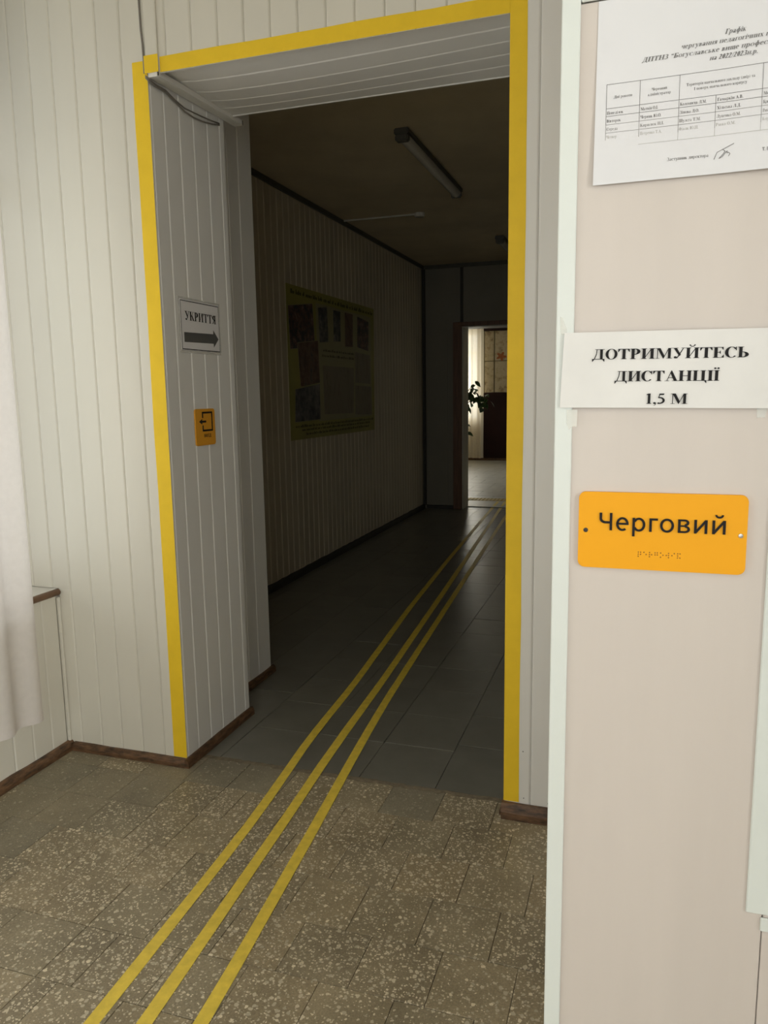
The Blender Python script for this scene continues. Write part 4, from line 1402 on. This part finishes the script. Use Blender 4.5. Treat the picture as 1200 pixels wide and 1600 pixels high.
# tactile strip across the far room floor
bm = bmesh.new()
add_box(bm, (-0.75, 7.72, 0.0004), (1.5, 7.95, 0.003))
for i in range(44):
    for j in range(4):
        cx, cy = -0.72 + i * 0.05, 7.75 + j * 0.055
        ring = [bm.verts.new((cx + 0.014 * math.cos(k * math.pi / 3), cy + 0.014 * math.sin(k * math.pi / 3), 0.003)) for k in range(6)]
        top = [bm.verts.new((cx + 0.008 * math.cos(k * math.pi / 3), cy + 0.008 * math.sin(k * math.pi / 3), 0.0075)) for k in range(6)]
        bm.faces.new(top)
        for k in range(6):
            bm.faces.new((ring[k], ring[(k + 1) % 6], top[(k + 1) % 6], top[k]))
o = bm_obj('tactile_strip', bm, M['studs'])
tag(o, 'yellow studded tactile strip across the floor beyond the far door', 'tactile strip')

# ------------------------------------------------------------------ corridor ceiling lamps
def lamp(loc, label):
    t = thing('fluorescent_lamp', label, 'lamp', loc, group='long ceiling lamps in the corridor')
    L, w = 1.46, 0.09
    bm = bmesh.new()
    add_box(bm, (-w / 2, 0, -0.035), (w / 2, L, -0.0005))
    bmesh.ops.bevel(bm, geom=bm.edges[:], offset=0.006, segments=2, affect='EDGES')
    bm_obj('lamp_body', bm, M['lamp_body'], t)
    bm = bmesh.new()
    n = 10
    ring = [[bm.verts.new((0.036 * math.cos(math.pi + math.pi * k / n), y, -0.035 + 0.036 * math.sin(math.pi + math.pi * k / n))) for k in range(n + 1)] for y in (0.06, L - 0.03)]
    for k in range(n):
        bm.faces.new((ring[0][k], ring[0][k + 1], ring[1][k + 1], ring[1][k]))
    bm.faces.new(ring[0])
    bm.faces.new(ring[1])
    bm_obj('lamp_cover', bm, M['lamp_cover'], t, False)
    for y in (0.004, L - 0.034):
        bm = bmesh.new()
        add_box(bm, (-0.040, y, -0.072), (0.040, y + (0.054 if y < 0.1 else 0.030), -0.034))
        bmesh.ops.bevel(bm, geom=bm.edges[:], offset=0.008, segments=2, affect='EDGES')
        bm_obj('end_cap', bm, M['lamp_body'], t)


lamp((0.285, 2.09, CZ + 0.001), 'nearer long grey fluorescent lamp on the dark corridor ceiling')
lamp((0.285, 5.43, CZ + 0.001), 'farther grey fluorescent lamp on the ceiling, half behind the doorway edge')

t = thing('surface_conduit', 'thin conduit ending in a small junction box on the corridor ceiling', 'conduit', (-0.195, 4.215, CZ))
boxes('conduit', [((-0.70, -0.010, -0.014), (-0.045, 0.010, 0.0005))], M['lamp_cover'], t, bevel=0.003)
bm = bmesh.new()
add_lathe(bm, [(0.045, 0.0005), (0.045, -0.022), (0.038, -0.030), (0.012, -0.032)], n=20)
bm_obj('junction_box', bm, M['lamp_cover'], t)

# ------------------------------------------------------------------ poster on the corridor wall
t = thing('history_poster', 'large yellow green photo poster on the left corridor wall', 'poster', (CX0, 3.98, 1.10), (0, 0, H90))
Y0, Z0 = 3.98, 1.10


def q_local(pts):
    return [(a - Y0, b - Z0) for a, b in pts]


bm = bmesh.new()
extrude_poly(bm, q_local([(2.988, 1.100), (4.99, 1.090), (5.02, 2.292), (2.985, 2.290)]), -0.0022, -0.0004)
bm_obj('poster_sheet', bm, M['poster'], t)
bm = bmesh.new()
extrude_poly(bm, q_local([(3.55, 1.23), (4.92, 1.235), (4.92, 2.20), (3.55, 2.20)]), -0.0027, -0.0022)
bm_obj('centre_field', bm, M['poster_mid'], t)
photos = [
    ([(3.03, 1.805), (3.506, 1.840), (3.474, 2.185), (3.010, 2.125)], 'photo_dark'),
    ([(3.611, 1.886), (3.804, 1.899), (3.784, 2.188), (3.588, 2.166)], 'photo_grey'),
    ([(3.923, 1.909), (4.089, 1.919), (4.097, 2.180), (3.925, 2.178)], 'photo_grey'),
    ([(4.201, 1.882), (4.398, 1.886), (4.413, 2.184), (4.210, 2.184)], 'photo_red'),
    ([(4.519, 1.892), (4.834, 1.868), (4.850, 2.150), (4.536, 2.176)], 'photo_dark'),
    ([(3.199, 1.517), (3.587, 1.553), (3.568, 1.895), (3.165, 1.855)], 'photo_red'),
    ([(3.078, 1.242), (3.580, 1.246), (3.586, 1.541), (3.098, 1.495)], 'photo_people'),
    ([(3.674, 1.284), (4.386, 1.275), (4.412, 1.695), (3.658, 1.698)], 'photo_pale'),
    ([(4.423, 1.261), (4.904, 1.247), (4.898, 1.523), (4.440, 1.534)], 'photo_pale'),
    ([(4.440, 1.560), (4.880, 1.550), (4.880, 1.830), (4.450, 1.845)], 'photo_pale'),
]
for i, (pts, mm) in enumerate(photos):
    bm = bmesh.new()
    cx = sum(p[0] for p in pts) / 4
    cz = sum(p[1] for p in pts) / 4
    d = -0.0004 * (i % 3)
    extrude_poly(bm, q_local([(cx + (a - cx) * 1.03, cz + (b - cz) * 1.025) for a, b in pts]), -0.0034 + d, -0.0026)
    o = bm_obj('photo_border', bm, M['poster_mid'], t)
    bm = bmesh.new()
    extrude_poly(bm, q_local(pts), -0.0038 + d, -0.0034 + d)
    bm_obj('printed_photo', bm, M[mm], t)
rr = random.Random(11)


def word_marks(rows_, m):
    """captions too small and dark to read: rows of word-long strokes"""
    bm = bmesh.new()
    for a, b, z, h in rows_:
        x = a
        while x < b:
            w = rr.uniform(0.5, 2.2) * h * 1.6
            x2 = min(x + w, b)
            k = x
            while k < x2 - 0.2 * h:
                hh = h * rr.choice((0.6, 0.6, 0.65, 1.0))
                s = 0.2 * h
                bm.faces.new([bm.verts.new((p - Y0, -0.0042, q - Z0)) for p, q in ((k, z), (k + 0.28 * h, z), (k + 0.28 * h + s * 0.6, z + hh), (k + s * 0.6, z + hh))])
                k += 0.5 * h
            x = x2 + 0.7 * h
    bm_obj('caption', bm, m, t)['kind'] = 'stuff'


word_marks([(3.06, 4.98, 2.225, 0.035)], M['ink'])
word_marks([(3.68, 4.42, 1.815, 0.022), (3.65, 4.42, 1.770, 0.022)], M['ink'])
word_marks([(3.08, 4.94, 1.195, 0.022), (3.20, 4.85, 1.165, 0.022), (3.28, 4.81, 1.130, 0.022)], M['ink'])

# ------------------------------------------------------------------ curtains
def curtain(name, p0, p1, z0, z1, folds, amp, m, label, seed=0, hem=0.0, taper=0.0):
    rnd = random.Random(seed)
    p0, p1 = Vector((*p0, 0)), Vector((*p1, 0))
    d = p1 - p0
    n = Vector((-d.y, d.x, 0)).normalized()
    NX, NZ = folds * 10, 16
    ph = [rnd.uniform(-0.5, 0.5) for _ in range(folds + 2)]
    am = [rnd.uniform(0.6, 1.3) for _ in range(folds + 2)]
    vs, fs = [], []
    for j in range(NZ + 1):
        v = j / NZ
        for i in range(NX + 1):
            u = i / NX
            f = u * folds
            k = int(min(f, folds - 1))
            a = amp * ((1 - (f - k)) * am[k] + (f - k) * am[k + 1]) * (1 - 0.25 * v)
            off = a * math.sin(2 * math.pi * f + ph[k] * 0 + 0.6 * math.sin(1.7 * f))
            q = p0 + d * u * (1 - taper * v) + n * off
            vs.append((q.x, q.y, z0 + (z1 - z0) * v + (0.008 * math.sin(7 * u) if j == 0 else 0)))
    for j in range(NZ):
        for i in range(NX):
            a = j * (NX + 1) + i
            fs.append((a, a + 1, a + NX + 2, a + NX + 1))
    t = thing(name, label, 'curtain', (0, 0, 0))
    o = mesh_obj('curtain_panel', vs, fs, m, t, True)
    if hem:
        hv, hf = [], []
        for j in range(2):
            for i in range(NX + 1):
                b = vs[i]
                hv.append((b[0] + n.x * 0.0015, b[1] + n.y * 0.0015, b[2] + hem * j))
        for i in range(NX):
            hf.append((i, i + 1, NX + 2 + i, NX + 1 + i))
        mesh_obj('hem', hv, hf, m, t, True)
    bm = bmesh.new()
    e0, e1 = p0 - d * 0.03, p1 + d * 0.03
    add_tube(bm, [(e0.x, e0.y, z1 + 0.012), (e1.x, e1.y, z1 + 0.012)], 0.012, 10)
    bm_obj('curtain_rod', bm, M['frame'], t, True)
    return t


curtain('sheer_curtain', (-0.462, -0.245), (-0.462, -2.05), 0.245, 2.88, 12, 0.014, M['curtain'], 'sheer pinkish white curtain hanging over the sill at the left edge', 2, 0.03)
curtain('sheer_curtain', (-1.52, 13.70), (-3.0, 13.70), 0.06, 2.80, 11, 0.035, M['curtain_far'], 'sheer cream curtain in the bright window seen through the far door', 4, 0.03)

# ------------------------------------------------------------------ plant in the far room
t = thing('potted_plant', 'tall leafy green potted plant seen through the far door before the curtain', 'plant', (-1.02, 9.0, 0.0))
bm = bmesh.new()
add_lathe(bm, [(0.09, 0.0), (0.125, 0.20), (0.135, 0.205), (0.137, 0.235), (0.125, 0.236)], n=24)
bm_obj('pot', bm, M['pot'], t, True)
bm = bmesh.new()
add_lathe(bm, [(0.122, 0.2365), (0.08, 0.243), (0.02, 0.246)], n=20)
bm_obj('soil', bm, M['soil'], t)
branches = [
    [(0.0, 0, 0.24), (0.02, 0.01, 0.7), (0.06, 0.0, 1.1), (0.14, -0.01, 1.36), (0.27, -0.02, 1.52), (0.33, -0.02, 1.56)],
    [(0.06, 0.0, 1.1), (0.18, 0.03, 1.28), (0.32, 0.04, 1.36), (0.50, 0.03, 1.36)],
    [(0.02, 0.01, 0.7), (0.10, 0.03, 0.86), (0.17, 0.03, 0.93)],
    [(0.14, -0.01, 1.36), (0.02, 0.05, 1.52), (-0.08, 0.06, 1.62)],
    [(0.02, 0.0, 0.95), (-0.1, 0.05, 1.2), (-0.22, 0.04, 1.33)],
]
for bpts in branches:
    bm = bmesh.new()
    add_tube(bm, bpts, [0.010 - 0.006 * i / (len(bpts) - 1) for i in range(len(bpts))], 6)
    bm_obj('stem', bm, M['stem'], t, True)


def leaf_mesh():
    vs, fs = [], []
    n = 6
    for i in range(n + 1):
        u = i / n
        w = 0.5 * math.sin(math.pi * (u ** 0.75)) * 0.55 + (0.012 if i in (0,) else 0)
        z = -0.25 * u * u
        vs += [(u, -w, z + 0.12 * w), (u, 0, z), (u, w, z + 0.12 * w)]
    for i in range(n):
        a = 3 * i
        fs += [(a, a + 1, a + 4, a + 3), (a + 1, a + 2, a + 5, a + 4)]
    me = bpy.data.meshes.new('leaf')
    me.from_pydata(vs, [], fs)
    me.materials.append(M['leaf'])
    for p in me.polygons:
        p.use_smooth = True
    return me


LM = leaf_mesh()
rl = random.Random(21)


def leaves(center, n, spread, size):
    for _ in range(n):
        o = bpy.data.objects.new('leaf', LM)
        o.location = (center[0] + rl.gauss(0, spread[0]), center[1] + rl.gauss(0, 0.03), center[2] + rl.gauss(0, spread[1]))
        o.rotation_euler = (rl.uniform(-0.9, 0.9), rl.uniform(0.0, 1.2), rl.uniform(0, 6.28))
        s = size * rl.uniform(0.7, 1.25)
        o.scale = (s, s, s)
        link(o, t)


leaves((0.24, -0.02, 1.45), 22, (0.055, 0.045), 0.13)
leaves((0.20, -0.02, 1.34), 20, (0.05, 0.05), 0.13)
leaves((0.33, -0.02, 1.56), 5, (0.03, 0.03), 0.10)
leaves((0.38, 0.03, 1.37), 12, (0.04, 0.03), 0.11)
leaves((0.49, 0.03, 1.35), 18, (0.045, 0.045), 0.12)
leaves((0.16, 0.03, 0.92), 6, (0.03, 0.04), 0.12)
leaves((-0.05, 0.06, 1.6), 10, (0.07, 0.05), 0.13)
leaves((-0.2, 0.04, 1.3), 10, (0.07, 0.06), 0.13)
